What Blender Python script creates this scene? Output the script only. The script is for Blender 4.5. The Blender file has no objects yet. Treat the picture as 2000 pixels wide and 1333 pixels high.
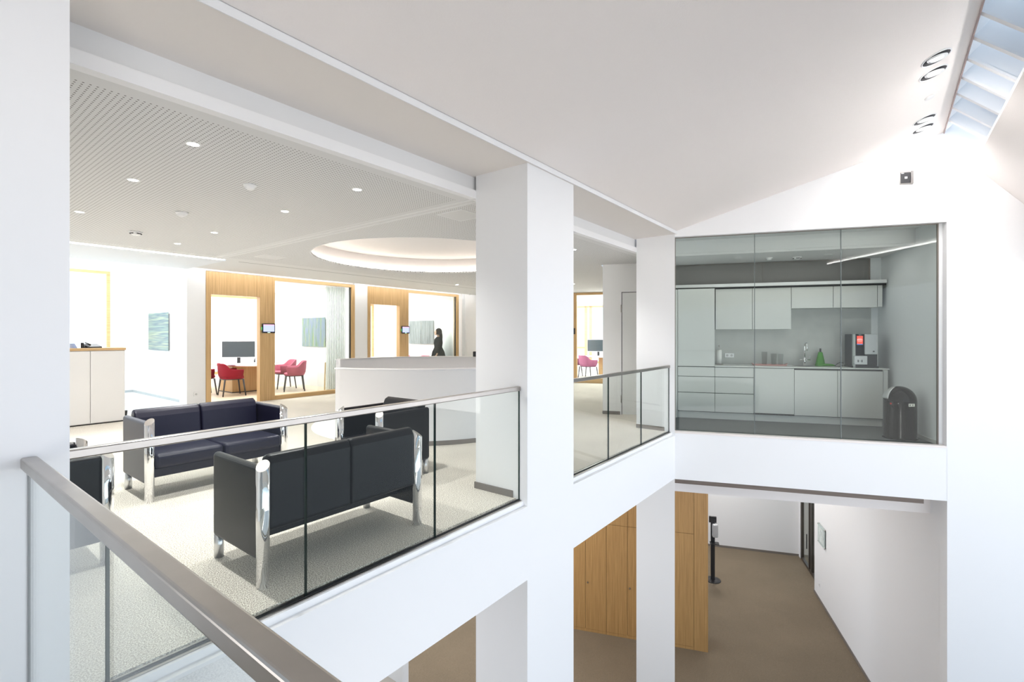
import bpy, bmesh, math, random
from mathutils import Vector, Matrix
random.seed(7)
COL = bpy.context.scene.collection
PI = math.pi
TH = 0.651358            # camera axis to the balcony direction (X axis)
PH = 0.357302            # rotation of the gable wing
GROT = PH - PI/2
C0 = (7.5, 2.558, 0.0)   # corner where balcony front meets the gable
EYE = 1.5
ZF = -4.88               # lower floor
ZC = 2.841               # lounge ceiling

def gw(s, d, z=0.0):
    return (C0[0]+math.sin(PH)*s+math.cos(PH)*d, C0[1]-math.cos(PH)*s+math.sin(PH)*d, z)

# ------------------------------------------------------------------ materials
def nmat(name):
    m = bpy.data.materials.new(name); m.use_nodes = True
    nt = m.node_tree; b = nt.nodes['Principled BSDF']
    return m, nt, b
def N(nt, typ, **kw):
    n = nt.nodes.new(typ)
    for k, v in kw.items():
        if k.startswith('i_'): n.inputs[k[2:].replace('_', ' ')].default_value = v
        else: setattr(n, k, v)
    return n
def pbr(name, col, rough=.5, metal=0., spec=.5, bump=0., bscale=200., var=0., vscale=3., coat=0., emit=None, estr=0.):
    m, nt, b = nmat(name)
    b.inputs['Base Color'].default_value = (*col, 1)
    b.inputs['Roughness'].default_value = rough
    b.inputs['Metallic'].default_value = metal
    b.inputs['Specular IOR Level'].default_value = spec
    b.inputs['Coat Weight'].default_value = coat
    if emit:
        b.inputs['Emission Color'].default_value = (*emit, 1); b.inputs['Emission Strength'].default_value = estr
    tc = N(nt, 'ShaderNodeTexCoord')
    if bump:
        no = N(nt, 'ShaderNodeTexNoise', i_Scale=bscale, i_Detail=4.0); nt.links.new(tc.outputs['Object'], no.inputs['Vector'])
        bp = N(nt, 'ShaderNodeBump', i_Strength=bump, i_Distance=.004); nt.links.new(no.outputs['Fac'], bp.inputs['Height'])
        nt.links.new(bp.outputs['Normal'], b.inputs['Normal'])
    if var:
        no = N(nt, 'ShaderNodeTexNoise', i_Scale=vscale, i_Detail=6.0); nt.links.new(tc.outputs['Object'], no.inputs['Vector'])
        cr = N(nt, 'ShaderNodeValToRGB'); nt.links.new(no.outputs['Fac'], cr.inputs['Fac'])
        cr.color_ramp.elements[0].position = .3; cr.color_ramp.elements[1].position = .7
        cr.color_ramp.elements[0].color = (*[c*(1-var) for c in col], 1); cr.color_ramp.elements[1].color = (*[min(1, c*(1+var)) for c in col], 1)
        nt.links.new(cr.outputs['Color'], b.inputs['Base Color'])
    return m
def emis(name, col, s):
    m = bpy.data.materials.new(name); m.use_nodes = True; nt = m.node_tree; nt.nodes.clear()
    e = N(nt, 'ShaderNodeEmission'); e.inputs[0].default_value = (*col, 1); e.inputs[1].default_value = s
    o = N(nt, 'ShaderNodeOutputMaterial'); nt.links.new(e.outputs[0], o.inputs[0]); return m
def glass(name, tint, ior=1.5, rough=0., refl=1.0):
    m = bpy.data.materials.new(name); m.use_nodes = True; nt = m.node_tree; nt.nodes.clear()
    t = N(nt, 'ShaderNodeBsdfTransparent'); t.inputs[0].default_value = (*tint, 1)
    g = N(nt, 'ShaderNodeBsdfGlossy'); g.inputs['Roughness'].default_value = rough; g.inputs[0].default_value = (refl, refl, refl, 1)
    f = N(nt, 'ShaderNodeFresnel'); f.inputs[0].default_value = ior
    geo = N(nt, 'ShaderNodeNewGeometry')
    # back faces use the inverse index so that both sides of a thin pane behave alike
    mx = N(nt, 'ShaderNodeMix'); nt.links.new(geo.outputs['Backfacing'], mx.inputs['Factor'])
    mx.inputs['A'].default_value = ior; mx.inputs['B'].default_value = 1/ior
    nt.links.new(mx.outputs['Result'], f.inputs[0])
    s = N(nt, 'ShaderNodeMixShader'); nt.links.new(f.outputs[0], s.inputs[0]); nt.links.new(t.outputs[0], s.inputs[1]); nt.links.new(g.outputs[0], s.inputs[2])
    o = N(nt, 'ShaderNodeOutputMaterial'); nt.links.new(s.outputs[0], o.inputs[0]); return m
def wood(name, c1, c2, rough=.45, axis='Z', sc=1.0):
    m, nt, b = nmat(name)
    tc = N(nt, 'ShaderNodeTexCoord'); mp = N(nt, 'ShaderNodeMapping'); nt.links.new(tc.outputs['Object'], mp.inputs['Vector'])
    s = {'Z': (26, 26, .7), 'X': (.7, 26, 26), 'Y': (26, .7, 26)}[axis]
    mp.inputs['Scale'].default_value = tuple(v*sc for v in s)
    no = N(nt, 'ShaderNodeTexNoise', i_Scale=1.6, i_Detail=8.0, i_Roughness=.65); nt.links.new(mp.outputs[0], no.inputs['Vector'])
    cr = N(nt, 'ShaderNodeValToRGB'); nt.links.new(no.outputs['Fac'], cr.inputs['Fac'])
    cr.color_ramp.elements[0].position = .32; cr.color_ramp.elements[0].color = (*c1, 1)
    cr.color_ramp.elements[1].position = .68; cr.color_ramp.elements[1].color = (*c2, 1)
    nt.links.new(cr.outputs['Color'], b.inputs['Base Color']); b.inputs['Roughness'].default_value = rough
    return m
def carpet(name, c1, c2, sc=260.):
    m, nt, b = nmat(name)
    tc = N(nt, 'ShaderNodeTexCoord')
    no = N(nt, 'ShaderNodeTexNoise', i_Scale=sc, i_Detail=2.0, i_Roughness=.6); nt.links.new(tc.outputs['Object'], no.inputs['Vector'])
    n2 = N(nt, 'ShaderNodeTexNoise', i_Scale=1.1, i_Detail=4.0); nt.links.new(tc.outputs['Object'], n2.inputs['Vector'])
    cr = N(nt, 'ShaderNodeValToRGB'); nt.links.new(no.outputs['Fac'], cr.inputs['Fac'])
    cr.color_ramp.elements[0].position = .43; cr.color_ramp.elements[0].color = (*c1, 1)
    cr.color_ramp.elements[1].position = .57; cr.color_ramp.elements[1].color = (*c2, 1)
    mr = N(nt, 'ShaderNodeMapRange'); mr.inputs['From Min'].default_value = .3; mr.inputs['From Max'].default_value = .7
    mr.inputs['To Min'].default_value = .93; mr.inputs['To Max'].default_value = 1.05; nt.links.new(n2.outputs['Fac'], mr.inputs['Value'])
    mu = N(nt, 'ShaderNodeVectorMath', operation='SCALE'); nt.links.new(cr.outputs['Color'], mu.inputs[0]); nt.links.new(mr.outputs[0], mu.inputs['Scale'])
    nt.links.new(mu.outputs[0], b.inputs['Base Color']); b.inputs['Roughness'].default_value = .95; b.inputs['Specular IOR Level'].default_value = .1
    bp = N(nt, 'ShaderNodeBump', i_Strength=.5, i_Distance=.005); nt.links.new(no.outputs['Fac'], bp.inputs['Height']); nt.links.new(bp.outputs[0], b.inputs['Normal'])
    return m
def perforated(name, col, pitch=.03, r=.0056, fields=()):
    """round holes on a square grid inside the given rectangles (object space)"""
    m, nt, b = nmat(name)
    L = nt.links
    tc = N(nt, 'ShaderNodeTexCoord'); sp = N(nt, 'ShaderNodeSeparateXYZ'); L.new(tc.outputs['Object'], sp.inputs[0])
    def M(op, a, bb=None, c=None):
        n = N(nt, 'ShaderNodeMath', operation=op)
        for i, v in enumerate((a, bb, c)):
            if v is None: continue
            if isinstance(v, (int, float)): n.inputs[i].default_value = v
            else: L.new(v, n.inputs[i])
        return n.outputs[0]
    def cell(o):
        return M('MULTIPLY', M('SUBTRACT', M('FRACT', M('DIVIDE', o, pitch)), .5), pitch)
    u, v = cell(sp.outputs['X']), cell(sp.outputs['Y'])
    rr = M('SQRT', M('ADD', M('MULTIPLY', u, u), M('MULTIPLY', v, v)))
    hole = M('LESS_THAN', rr, r)
    tot = None
    for (x0, x1, y0, y1) in fields:
        k = M('MULTIPLY', M('MULTIPLY', M('GREATER_THAN', sp.outputs['X'], x0), M('LESS_THAN', sp.outputs['X'], x1)),
              M('MULTIPLY', M('GREATER_THAN', sp.outputs['Y'], y0), M('LESS_THAN', sp.outputs['Y'], y1)))
        tot = k if tot is None else M('MAXIMUM', tot, k)
    hole = M('MULTIPLY', hole, tot)
    mx = N(nt, 'ShaderNodeMix', data_type='RGBA'); L.new(hole, mx.inputs['Factor'])
    mx.inputs[6].default_value = (*col, 1); mx.inputs[7].default_value = (.20, .19, .185, 1)
    L.new(mx.outputs[2], b.inputs['Base Color']); b.inputs['Roughness'].default_value = .9; b.inputs['Specular IOR Level'].default_value = .2
    return m

M_wall = pbr('white wall paint', (.86, .86, .865), .85, spec=.2)
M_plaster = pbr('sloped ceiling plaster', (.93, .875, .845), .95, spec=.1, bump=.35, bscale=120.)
M_soffit = pbr('warm white soffit', (.86, .815, .78), .9, spec=.15)
M_ceil = perforated('perforated acoustic ceiling', (.72, .72, .715), fields=((-.9, 3.52, 3.36, 9.0), (3.72, 12.5, 3.36, 9.0)))
M_ceilw = pbr('smooth white ceiling', (.8, .8, .8), .9, spec=.2)
M_carpet = carpet('beige loop carpet', (.38, .34, .28), (.97, .92, .83), 150.)
M_carpet2 = carpet('brown grey carpet', (.15, .12, .085), (.30, .245, .178))
M_officefloor = wood('pale office floor', (.62, .50, .36), (.80, .70, .55), .4, 'X', .3)
M_base = pbr('grey brown skirting', (.20, .175, .155), .6)
M_oak = wood('light oak', (.50, .31, .13), (.70, .47, .235))
M_oakx = wood('light oak horizontal', (.50, .31, .13), (.70, .47, .235), axis='X')
M_oakd = wood('oak cabinet veneer', (.36, .20, .07), (.54, .32, .125), .45)
M_oakgap = pbr('dark joint', (.05, .03, .015), .8)
M_steel = pbr('brushed steel', (.42, .395, .37), .30, 1., var=.06, vscale=8)
M_satin = pbr('satin chrome', (.74, .74, .75), .32, 1.)
M_chrome = pbr('polished chrome', (.88, .88, .9), .04, 1.)
M_leather = pbr('black leather', (.006, .006, .008), .36, spec=.25)
M_navy = pbr('navy black leather', (.010, .010, .026), .38, spec=.35)
M_glass = glass('clear balustrade glass', (.955, .975, .967), 1.28)
M_gedge = pbr('dark green glass edge', (.012, .03, .026), .5, spec=.2)
M_kglass = glass('tinted kitchen glass', (.885, .905, .89), 1.21)
M_oglass = glass('office glass', (.96, .985, .975), 1.35)
M_black = pbr('black rubber seal', (.012, .012, .014), .5)
M_cabw = pbr('matt white cabinet front', (.63, .635, .61), .45)
M_kgap = pbr('grey shadow joint', (.09, .09, .085), .8)
M_sidew = pbr('warm white sideboard front', (.80, .785, .765), .5)
M_conc = pbr('grey splashback', (.50, .505, .48), .55, var=.06, vscale=5)
M_kwall = pbr('grey kitchen wall', (.86, .88, .89), .8)
M_vinyl = wood('dark grey vinyl planks', (.075, .078, .08), (.14, .145, .145), .5, 'X', .35)
M_blkgloss = pbr('gloss black enamel', (.003, .003, .003), .12, spec=.15)
M_plast = pbr('black plastic', (.02, .02, .022), .4)
M_silver = pbr('silver grey plastic', (.56, .57, .58), .35, .2)
M_white = pbr('white plastic', (.85, .85, .85), .4)
M_red = pbr('deep red fabric', (.27, .005, .022), .8, bump=.2, bscale=500.)
M_rosehaze = pbr('rose hazed red fabric', (.44, .11, .17), .8, bump=.2, bscale=500.)  # red chair fabric with the whitish glass haze put into its colour
M_plum = pbr('muted plum fabric', (.36, .11, .20), .8)
M_leg = pbr('dark grey metal leg', (.05, .05, .055), .4)
M_led = emis('led strip', (1, .985, .96), 5.)
M_ledwarm = emis('warm ring led', (1, .91, .82), 4.7)
M_lamp = emis('downlight lens', (1, .97, .93), 22.)
M_spot = emis('spotlight lens', (1, .97, .94), 7.)
M_line = emis('wall light diffuser', (1, .985, .97), 22.)
M_dark = pbr('dark recess', (.015, .015, .02), .6)
M_bronze = pbr('bronze aluminium frame', (.10, .085, .072), .4, .5)
M_fin = pbr('white skylight fin', (.86, .86, .87), .7)
M_green = pbr('green cloth', (.07, .30, .03), .8)
M_clearg = glass('tumbler glass', (.96, .97, .965), 1.3)
M_pink = pbr('pink tray', (.62, .33, .30), .5)

# ------------------------------------------------------------------ mesh builder
class MB:
    def __init__(s): s.bm = bmesh.new(); s.mi = 0
    def _f(s, vs, smooth=False):
        try:
            f = s.bm.faces.new(vs); f.material_index = s.mi; f.smooth = smooth; return f
        except ValueError: return None
    def box(s, x0, x1, y0, y1, z0, z1):
        v = [s.bm.verts.new((x, y, z)) for z in (z0, z1) for y in (y0, y1) for x in (x0, x1)]
        for q in ((0, 2, 3, 1), (4, 5, 7, 6), (0, 1, 5, 4), (2, 6, 7, 3), (0, 4, 6, 2), (1, 3, 7, 5)): s._f([v[i] for i in q])
        return s
    def obox(s, x0, x1, y0, y1, z0, z1, M):
        n = len(s.bm.verts); s.bm.verts.ensure_lookup_table(); s.box(x0, x1, y0, y1, z0, z1); s.bm.verts.ensure_lookup_table()
        for v in list(s.bm.verts)[n:]: v.co = M @ v.co
        return s
    def prism(s, pts, z0, z1, caps=True):
        a = [s.bm.verts.new((p[0], p[1], z0)) for p in pts]; b = [s.bm.verts.new((p[0], p[1], z1)) for p in pts]
        n = len(pts)
        for i in range(n): s._f([a[i], a[(i+1) % n], b[(i+1) % n], b[i]])
        if caps: s._f(a[::-1]); s._f(b)
        return s
    def extr(s, prof, axis, a0, a1):
        """profile (p,q) swept along axis; x: (y,z)  y: (x,z)"""
        def P(p, t): return (t, p[0], p[1]) if axis == 'x' else (p[0], t, p[1])
        A = [s.bm.verts.new(P(p, a0)) for p in prof]; B = [s.bm.verts.new(P(p, a1)) for p in prof]; n = len(prof)
        for i in range(n): s._f([A[i], A[(i+1) % n], B[(i+1) % n], B[i]])
        s._f(A[::-1]); s._f(B); return s
    def tube(s, pts, r, seg=12, caps=True, closed=False):
        pts = [Vector(p) for p in pts]; n = len(pts); rs = r if isinstance(r, (list, tuple)) else [r]*n
        rings = []; up = None
        for i, p in enumerate(pts):
            if closed: t = (pts[(i+1) % n]-pts[i-1]).normalized()
            else: t = (pts[min(i+1, n-1)]-pts[max(i-1, 0)]).normalized()
            if up is None: up = Vector((0, 0, 1)) if abs(t.z) < .9 else Vector((1, 0, 0))
            x = t.cross(up).normalized(); y = x.cross(t).normalized(); up = y
            rings.append([s.bm.verts.new(p+rs[i]*(math.cos(2*PI*k/seg)*x+math.sin(2*PI*k/seg)*y)) for k in range(seg)])
        for i in range(n if closed else n-1):
            A, B = rings[i], rings[(i+1) % n]
            for k in range(seg): s._f([A[k], A[(k+1) % seg], B[(k+1) % seg], B[k]], True)
        if caps and not closed: s._f(rings[0][::-1]); s._f(rings[-1])
        return s
    def lathe(s, prof, c=(0, 0), seg=32, a0=0., a1=2*PI, smooth=True):
        full = abs(a1-a0-2*PI) < 1e-6; m = seg if full else seg+1; rings = []
        for (r, z) in prof:
            if r < 1e-6: rings.append([s.bm.verts.new((c[0], c[1], z))]*m)
            else: rings.append([s.bm.verts.new((c[0]+r*math.cos(a0+(a1-a0)*k/seg), c[1]+r*math.sin(a0+(a1-a0)*k/seg), z)) for k in range(m)])
        for A, B in zip(rings, rings[1:]):
            for k in range(seg):
                k2 = (k+1) % m; q = []
                for v in (A[k], A[k2], B[k2], B[k]):
                    if v not in q: q.append(v)
                if len(q) > 2: s._f(q, smooth)
        return s
    def sphere(s, c, rx, ry, rz, u=16, v=10):
        prof = [(math.sin(PI*i/v), -math.cos(PI*i/v)) for i in range(v+1)]; n = len(s.bm.verts)
        s.lathe(prof, (0, 0), u); s.bm.verts.ensure_lookup_table()
        for q in list(s.bm.verts)[n:]: q.co = Vector((c[0]+q.co.x*rx, c[1]+q.co.y*ry, c[2]+q.co.z*rz))
        return s
    def build(s, name, mat, parent=None, loc=None, rz=0., bev=0., seg=2, sub=0, nor=True):
        if nor: bmesh.ops.recalc_face_normals(s.bm, faces=s.bm.faces)
        me = bpy.data.meshes.new(name); s.bm.to_mesh(me); s.bm.free()
        for m in (mat if isinstance(mat, (list, tuple)) else [mat]): me.materials.append(m)
        o = bpy.data.objects.new(name, me); COL.objects.link(o)
        if parent: o.parent = parent
        if loc: o.location = loc
        o.rotation_euler = (0, 0, rz)
        if bev:
            b = o.modifiers.new('b', 'BEVEL'); b.width = bev; b.segments = seg; b.limit_method = 'ANGLE'; b.angle_limit = .6
            b.harden_normals = False
        if sub:
            q = o.modifiers.new('s', 'SUBSURF'); q.levels = sub; q.render_levels = sub
        return o
def tag(o, label=None, cat=None, group=None, kind=None):
    if label: o['label'] = label
    if cat: o['category'] = cat
    if group: o['group'] = group
    if kind: o['kind'] = kind
    return o
def thing(name, label, cat, loc=(0, 0, 0), rz=0., group=None):
    o = bpy.data.objects.new(name, None); COL.objects.link(o); o.location = loc; o.rotation_euler = (0, 0, rz); o.empty_display_size = .1
    return tag(o, label, cat, group)
def struct(name, mb, mat, label, cat, loc=None, rz=0., **k):
    return tag(mb.build(name, mat, None, loc, rz, **k), label, cat, None, 'structure')
def copy_tree(o, parent=None, label=None, group=None):
    c = o.copy(); COL.objects.link(c); c.parent = parent
    for ch in list(o.children): copy_tree(ch, c)
    if label: c['label'] = label
    if group: c['group'] = group
    return c
G0 = dict(loc=C0, rz=GROT)

# ------------------------------------------------------------------ camera / world / view
sc = bpy.context.scene
cam = bpy.data.cameras.new('camera'); co = bpy.data.objects.new('camera', cam); COL.objects.link(co); sc.camera = co
cam.sensor_width = 36.; cam.lens = 951./2000*36; cam.shift_y = -11.5/2000; cam.clip_start = .02; cam.clip_end = 300
co.location = (0, 0, EYE); co.rotation_euler = (PI/2, 0, TH-PI/2)
sc.view_settings.view_transform = 'Standard'; sc.view_settings.look = 'None'; sc.view_settings.gamma = 1; sc.view_settings.exposure = 1.17
sc.view_settings.use_curve_mapping = False
w = bpy.data.worlds.new('sky'); sc.world = w; w.use_nodes = True; nt = w.node_tree; nt.nodes.clear()
tc = N(nt, 'ShaderNodeTexCoord'); sp = N(nt, 'ShaderNodeSeparateXYZ'); nt.links.new(tc.outputs['Generated'], sp.inputs[0])
mr_ = N(nt, 'ShaderNodeMath', operation='MULTIPLY_ADD'); mr_.inputs[1].default_value = .5; mr_.inputs[2].default_value = .5; nt.links.new(sp.outputs['Z'], mr_.inputs[0])
cr = N(nt, 'ShaderNodeValToRGB'); nt.links.new(mr_.outputs[0], cr.inputs['Fac'])
e = cr.color_ramp.elements; e[0].position = 0.; e[0].color = (1., .95, .92, 1); e[1].position = .88; e[1].color = (.12, .15, .18, 1)
for p_, c_ in ((.46, (.95, .95, .96)), (.51, (.47, .54, .64)), (.60, (.39, .46, .56)), (.65, (.18, .215, .245))):
    x = e.new(p_); x.color = (*c_, 1)
bg = N(nt, 'ShaderNodeBackground'); nt.links.new(cr.outputs['Color'], bg.inputs[0]); bg.inputs[1].default_value = 2.05
ow = N(nt, 'ShaderNodeOutputWorld'); nt.links.new(bg.outputs[0], ow.inputs[0])

def area(name, loc, sx, sy, power, col=(1, 1, 1), rot=(0, 0, 0), spread=PI):
    l = bpy.data.lights.new(name, 'AREA'); l.shape = 'RECTANGLE'; l.size = sx; l.size_y = sy; l.energy = power; l.color = col; l.spread = spread
    o = bpy.data.objects.new(name, l); COL.objects.link(o); o.location = loc; o.rotation_euler = rot; return o
def spot(name, loc, power, size=1.9, blend=.8, col=(1, .96, .9), aim=(0, 0, -1), rad=.05):
    l = bpy.data.lights.new(name, 'SPOT'); l.energy = power; l.spot_size = size; l.spot_blend = blend; l.color = col; l.shadow_soft_size = rad
    o = bpy.data.objects.new(name, l); COL.objects.link(o); o.location = loc
    o.rotation_euler = Vector(aim).to_track_quat('-Z', 'Y').to_euler(); return o

# ------------------------------------------------------------------ SHELL: upper floor and balcony
YF = 2.558
# lounge floor slab (top z=0)
b = MB(); b.prism([(-1.2, 2.69), (7.6, 2.69), gw(.0, .3)[:2], gw(0, 1.60)[:2], gw(-1.3, 1.60)[:2], gw(-1.3, 7.6)[:2], (12.3, 11.3), (-1.2, 11.3)], -.05, 0)
struct('floor_lounge', b, M_carpet, 'beige loop carpet of the upper lounge behind the glass balustrade', 'carpet')
b = MB(); b.box(-1.2, 4.25, 11.3, 15.9, -.05, 0)
struct('floor_side_room', b, pbr('pale grey carpet', (.62, .66, .66), .9), 'pale floor of the open side room at far left', 'floor')
b = MB(); b.box(4.25, 12.6, 11.3, 15.9, -.05, 0)
struct('floor_office', b, M_officefloor, 'pale wooden floor inside the two glazed offices', 'floor')
# slab edge (fascia), from first column to gable
b = MB()
for x0_, x1_ in ((.471, 3.585), (4.410, 7.5)): b.box(x0_, x1_, YF, 2.69, -.715, -.052); b.box(x0_, x1_, 2.60, 2.69, -.052, -.012)
b.box(.471, 3.585, 2.69, 5.2, -.715, -.052); b.box(3.585, 4.410, 3.178, 5.2, -.715, -.052); b.box(4.410, 7.5, 2.69, 5.2, -.715, -.052)
struct('wall_slab_edge', b, M_wall, 'white slab edge beneath the lounge balustrade', 'slab')
# columns
def col_(pts, z0, z1, label):
    b = MB(); b.prism(pts, z0, z1); return struct('column', b, M_wall, label, 'column')
col_([(-.36, YF), (.471, YF), (.471, 3.18), (-.36, 3.18)], ZF, 3.4, 'white column at the left edge, near handrail butts against it')
col_([(3.585, YF), (4.410, YF), (4.410, 3.178), (3.585, 3.178)], ZF, 3.06, 'white column in the middle, between the two balustrade bays')
ps = [(7.5, 2.558), (7.5, 3.182), (7.95, 3.182), gw(-.02, 1.40)[:2], gw(-.0, .01)[:2]]
col_(ps, ZF, 3.06, 'white column at the corner beside the kitchenette window')
# skirting of the middle column side
b = MB(); b.box(3.573, 3.585, 2.72, 3.178, 0, .062); b.box(3.573, 4.42, 3.178, 3.19, 0, .062)
struct('baseboard_column', b, M_base, 'grey brown skirting around the middle column', 'skirting')
b = MB(); b.box(7.488, 7.5, 2.72, 3.182, 0, .062)
struct('baseboard_corner_column', b, M_base, 'skirting of the corner column', 'skirting')
# header soffit over balcony edge
b = MB(); b.box(-.5, 7.56, 2.535, 3.26, 3.06, 3.10)
struct('ceiling_soffit', b, [M_soffit], 'flat beige soffit strip above the balustrade', 'soffit')
b = MB(); b.box(-.5, 7.515, 2.528, 2.5349, 3.055, 3.102)
struct('trim_1', b, M_wall, 'narrow white edge strip between soffit and sloped ceiling', 'trim')
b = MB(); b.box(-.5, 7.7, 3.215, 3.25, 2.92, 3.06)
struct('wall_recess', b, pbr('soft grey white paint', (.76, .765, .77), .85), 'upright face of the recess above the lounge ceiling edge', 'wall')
b = MB(); b.box(-.5, 7.7, 3.178, 3.25, ZC, 2.92)
struct('trim_2', b, M_wall, 'white raised edge of the perforated lounge ceiling', 'trim')

b = MB(); b.box(-2.2, 7.6, 2.536, 2.60, 3.10, 3.40)
struct('wall_leak_blocker', b, M_wall, 'added box above the soffit, blocking sky light at the sloped ceiling joint', 'wall')  # added box, stops sky light leaking through the roof joint
# lounge ceiling with circular opening
CX, CY, CR = 5.95, 6.37, 1.93
bm = bmesh.new()
out = [(-1.0, 3.251), (7.9, 3.251), gw(-.05, 1.50)[:2], gw(-1.3, 1.50)[:2], gw(-1.3, 7.6)[:2], (12.3, 10.87), (3.86, 10.87), (3.86, 9.45), (3.79, 9.255), (-1.0, 9.255)]
ov = [bm.verts.new((p[0], p[1], ZC)) for p in out]; rv = [bm.verts.new((CX+CR*math.cos(2*PI*k/96), CY+CR*math.sin(2*PI*k/96), ZC)) for k in range(96)]
ed = [bm.edges.new((ov[i], ov[(i+1) % len(ov)])) for i in range(len(ov))]+[bm.edges.new((rv[i], rv[(i+1) % 96])) for i in range(96)]
bmesh.ops.triangle_fill(bm, use_beauty=True, edges=ed)
ex = bmesh.ops.extrude_face_region(bm, geom=bm.faces[:])
for v in [g for g in ex['geom'] if isinstance(g, bmesh.types.BMVert)]: v.co.z += .03
m_ = MB(); m_.bm.free(); m_.bm = bm
struct('ceiling_lounge', m_, M_ceil, 'perforated acoustic ceiling of the lounge with round opening', 'ceiling')
# ring recess
b = MB(); b.lathe([(CR+.16, ZC+.03), (CR+.16, 3.17), (CR+.20, 3.17), (CR+.20, ZC+.03)], (CX, CY), 96)
b.lathe([(0, 3.165), (CR+.18, 3.165), (CR+.18, 3.19), (0, 3.19)], (CX, CY), 96)
struct('ceiling_ring_recess', b, pbr('recess white', (.88, .85, .83), .9), 'glowing round ceiling recess above the reception counter', 'ceiling')
b = MB(); b.tube([(CX+(CR+.08)*math.cos(2*PI*k/96), CY+(CR+.08)*math.sin(2*PI*k/96), ZC+.05) for k in range(96)], .016, 8, closed=True)
o = b.build('ring_light', M_ledwarm); tag(o, 'continuous warm ring light hidden in the round ceiling recess', 'light')
b = MB()
b.lathe([(CR+.001, ZC-.004), (CR+.016, ZC-.004), (CR+.016, ZC), (CR+.001, ZC)], (CX, CY), 96)
struct('trim_3', b, M_ceilw, 'thin rim around the round ceiling recess', 'trim')
# bands: joint strips in ceiling (unperforated, slim relief)
b = MB(); b.box(3.575, 3.60, 3.18, 9.25, ZC-.004, ZC); b.box(3.66, 3.685, 3.18, 9.25, ZC-.004, ZC)
struct('trim_4', b, M_ceilw, 'pair of raised joint strips crossing the lounge ceiling', 'trim')
b = MB(); b.box(4.05, 12.2, 9.36, 9.375, ZC-.0015, ZC)
struct('trim_5', b, M_kgap, 'thin dark groove in the ceiling ahead of the offices', 'trim')
# linear light
b = MB(); b.box(-.9, 3.78, 9.28, 9.42, ZC+.01, ZC+.02)
ll = thing('linear_light', 'long white recessed linear light at the far left of lounge ceiling', 'light', (1.4, 9.35, ZC))
b.bm.free(); b = MB(); b.box(-2.3, 2.38, -.075, .075, .002, .012); b.build('diffuser', M_led, ll)
b = MB(); b.box(-2.3, 2.38, -.09, -.076, -.0, .03); b.box(-2.3, 2.38, .076, .09, -.0, .03); b.build('housing', M_white, ll)
# left soffit behind the light and the higher ceiling beyond
b = MB(); b.box(-1.2, 3.857, 9.447, 11.237, ZC, ZC+.05)
struct('ceiling_left_bay', b, pbr('cool white ceiling', (.76, .79, .83), .9), 'cool white ceiling strip behind the linear light', 'ceiling')
b = MB(); b.box(-1.5, 4.3, 11.24, 15.95, 3.62, 3.66); b.box(-1.5, 3.858, 11.24, 11.30, ZC+.02, 3.62)
struct('ceiling_side_room', b, M_wall, 'high ceiling of the open side room', 'ceiling')
# cove along partitions
b = MB(); b.box(3.86, 12.2, 10.87, 11.30, 3.02, 3.06); b.box(3.86, 12.2, 10.86, 10.87, ZC+.03, 3.06)
struct('ceiling_cove', b, M_wall, 'light cove between lounge ceiling and office fronts', 'cove')
b = MB(); b.box(3.9, 12.0, 10.90, 10.93, ZC+.045, ZC+.065)
tag(b.build('cove_light', M_led), 'linear cove light washing the office fronts from above', 'light')

# ------------------------------------------------------------------ sloped roof, skylight
RY, RZ = -.6535, 4.222
roofz = lambda y: 3.105+(2.53-y)*(RZ-3.105)/(2.53-RY)
xend = lambda y: C0[0]+math.sin(PH)*((C0[1]-y)/math.cos(PH))  # gable plane x at given y
def slopeplate(name, y0, z0, y1, z1, th, mat, label, x0=-2.2, dx=.02, off=0.):
    b = MB(); nrm = Vector((0, z0-z1, y1-y0)).normalized()
    if nrm.z < 0: nrm = -nrm
    v = []
    for k in (off, off+th):
        for (y, z, xx) in ((y0, z0, x0), (y1, z1, x0), (y1, z1, xend(y1)+dx), (y0, z0, xend(y0)+dx)):
            v.append(b.bm.verts.new((xx, y+nrm.y*k, z+nrm.z*k)))
    for q in ((0, 1, 2, 3), (7, 6, 5, 4), (0, 4, 5, 1), (1, 5, 6, 2), (2, 6, 7, 3), (3, 7, 4, 0)): b._f([v[i] for i in q])
    return struct(name, b, mat, label, 'ceiling')
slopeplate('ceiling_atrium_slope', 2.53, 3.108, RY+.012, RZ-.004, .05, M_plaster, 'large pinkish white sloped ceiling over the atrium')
# ridge edge trim
b = MB(); b.extr([(RY, RZ-.022), (RY+.010, RZ-.022), (RY+.010, RZ+.06), (RY, RZ+.06)], 'x', -2.2, xend(RY))
struct('trim_6', b, pbr('pinkish grey joint', (.50, .38, .36), .7), 'thin pinkish joint along the skylight edge', 'trim')
SY1, SZ1 = -.998, 3.888
# left reveal of the skylight, rising perpendicular to its pitch
dv = Vector((0, SY1-RY, SZ1-RZ)).normalized(); nv = Vector((0, -dv.z, dv.y));  nv = nv if nv.z > 0 else -nv
nv = Vector((0, -.70, .714)); nv = Vector((0, dv.z, -dv.y)); nv = nv if nv.z > 0 else -nv
def sk(a, h): return (RY+dv.y*a+nv.y*h, RZ+dv.z*a+nv.z*h)
L_ = math.hypot(SY1-RY, SZ1-RZ)
b = MB(); p0, p1 = sk(0, -.012), sk(0, .42); q0, q1 = sk(-.03, -.0), sk(-.03, .42)
b.extr([p0, p1, q1, q0], 'x', -2.2, xend(RY)); struct('wall_skylight_reveal', b, M_fin, 'white upstand on the upper side of the skylight', 'reveal')
b = MB(); p0, p1 = sk(.56, -.03), sk(.56, .42); q0, q1 = sk(.59, .0), sk(.59, .42)
b.extr([p0, p1, q1, q0], 'x', -2.2, 8.6); struct('wall_skylight_reveal', b, M_fin, 'white upstand on the lower side of the skylight', 'reveal')
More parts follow.
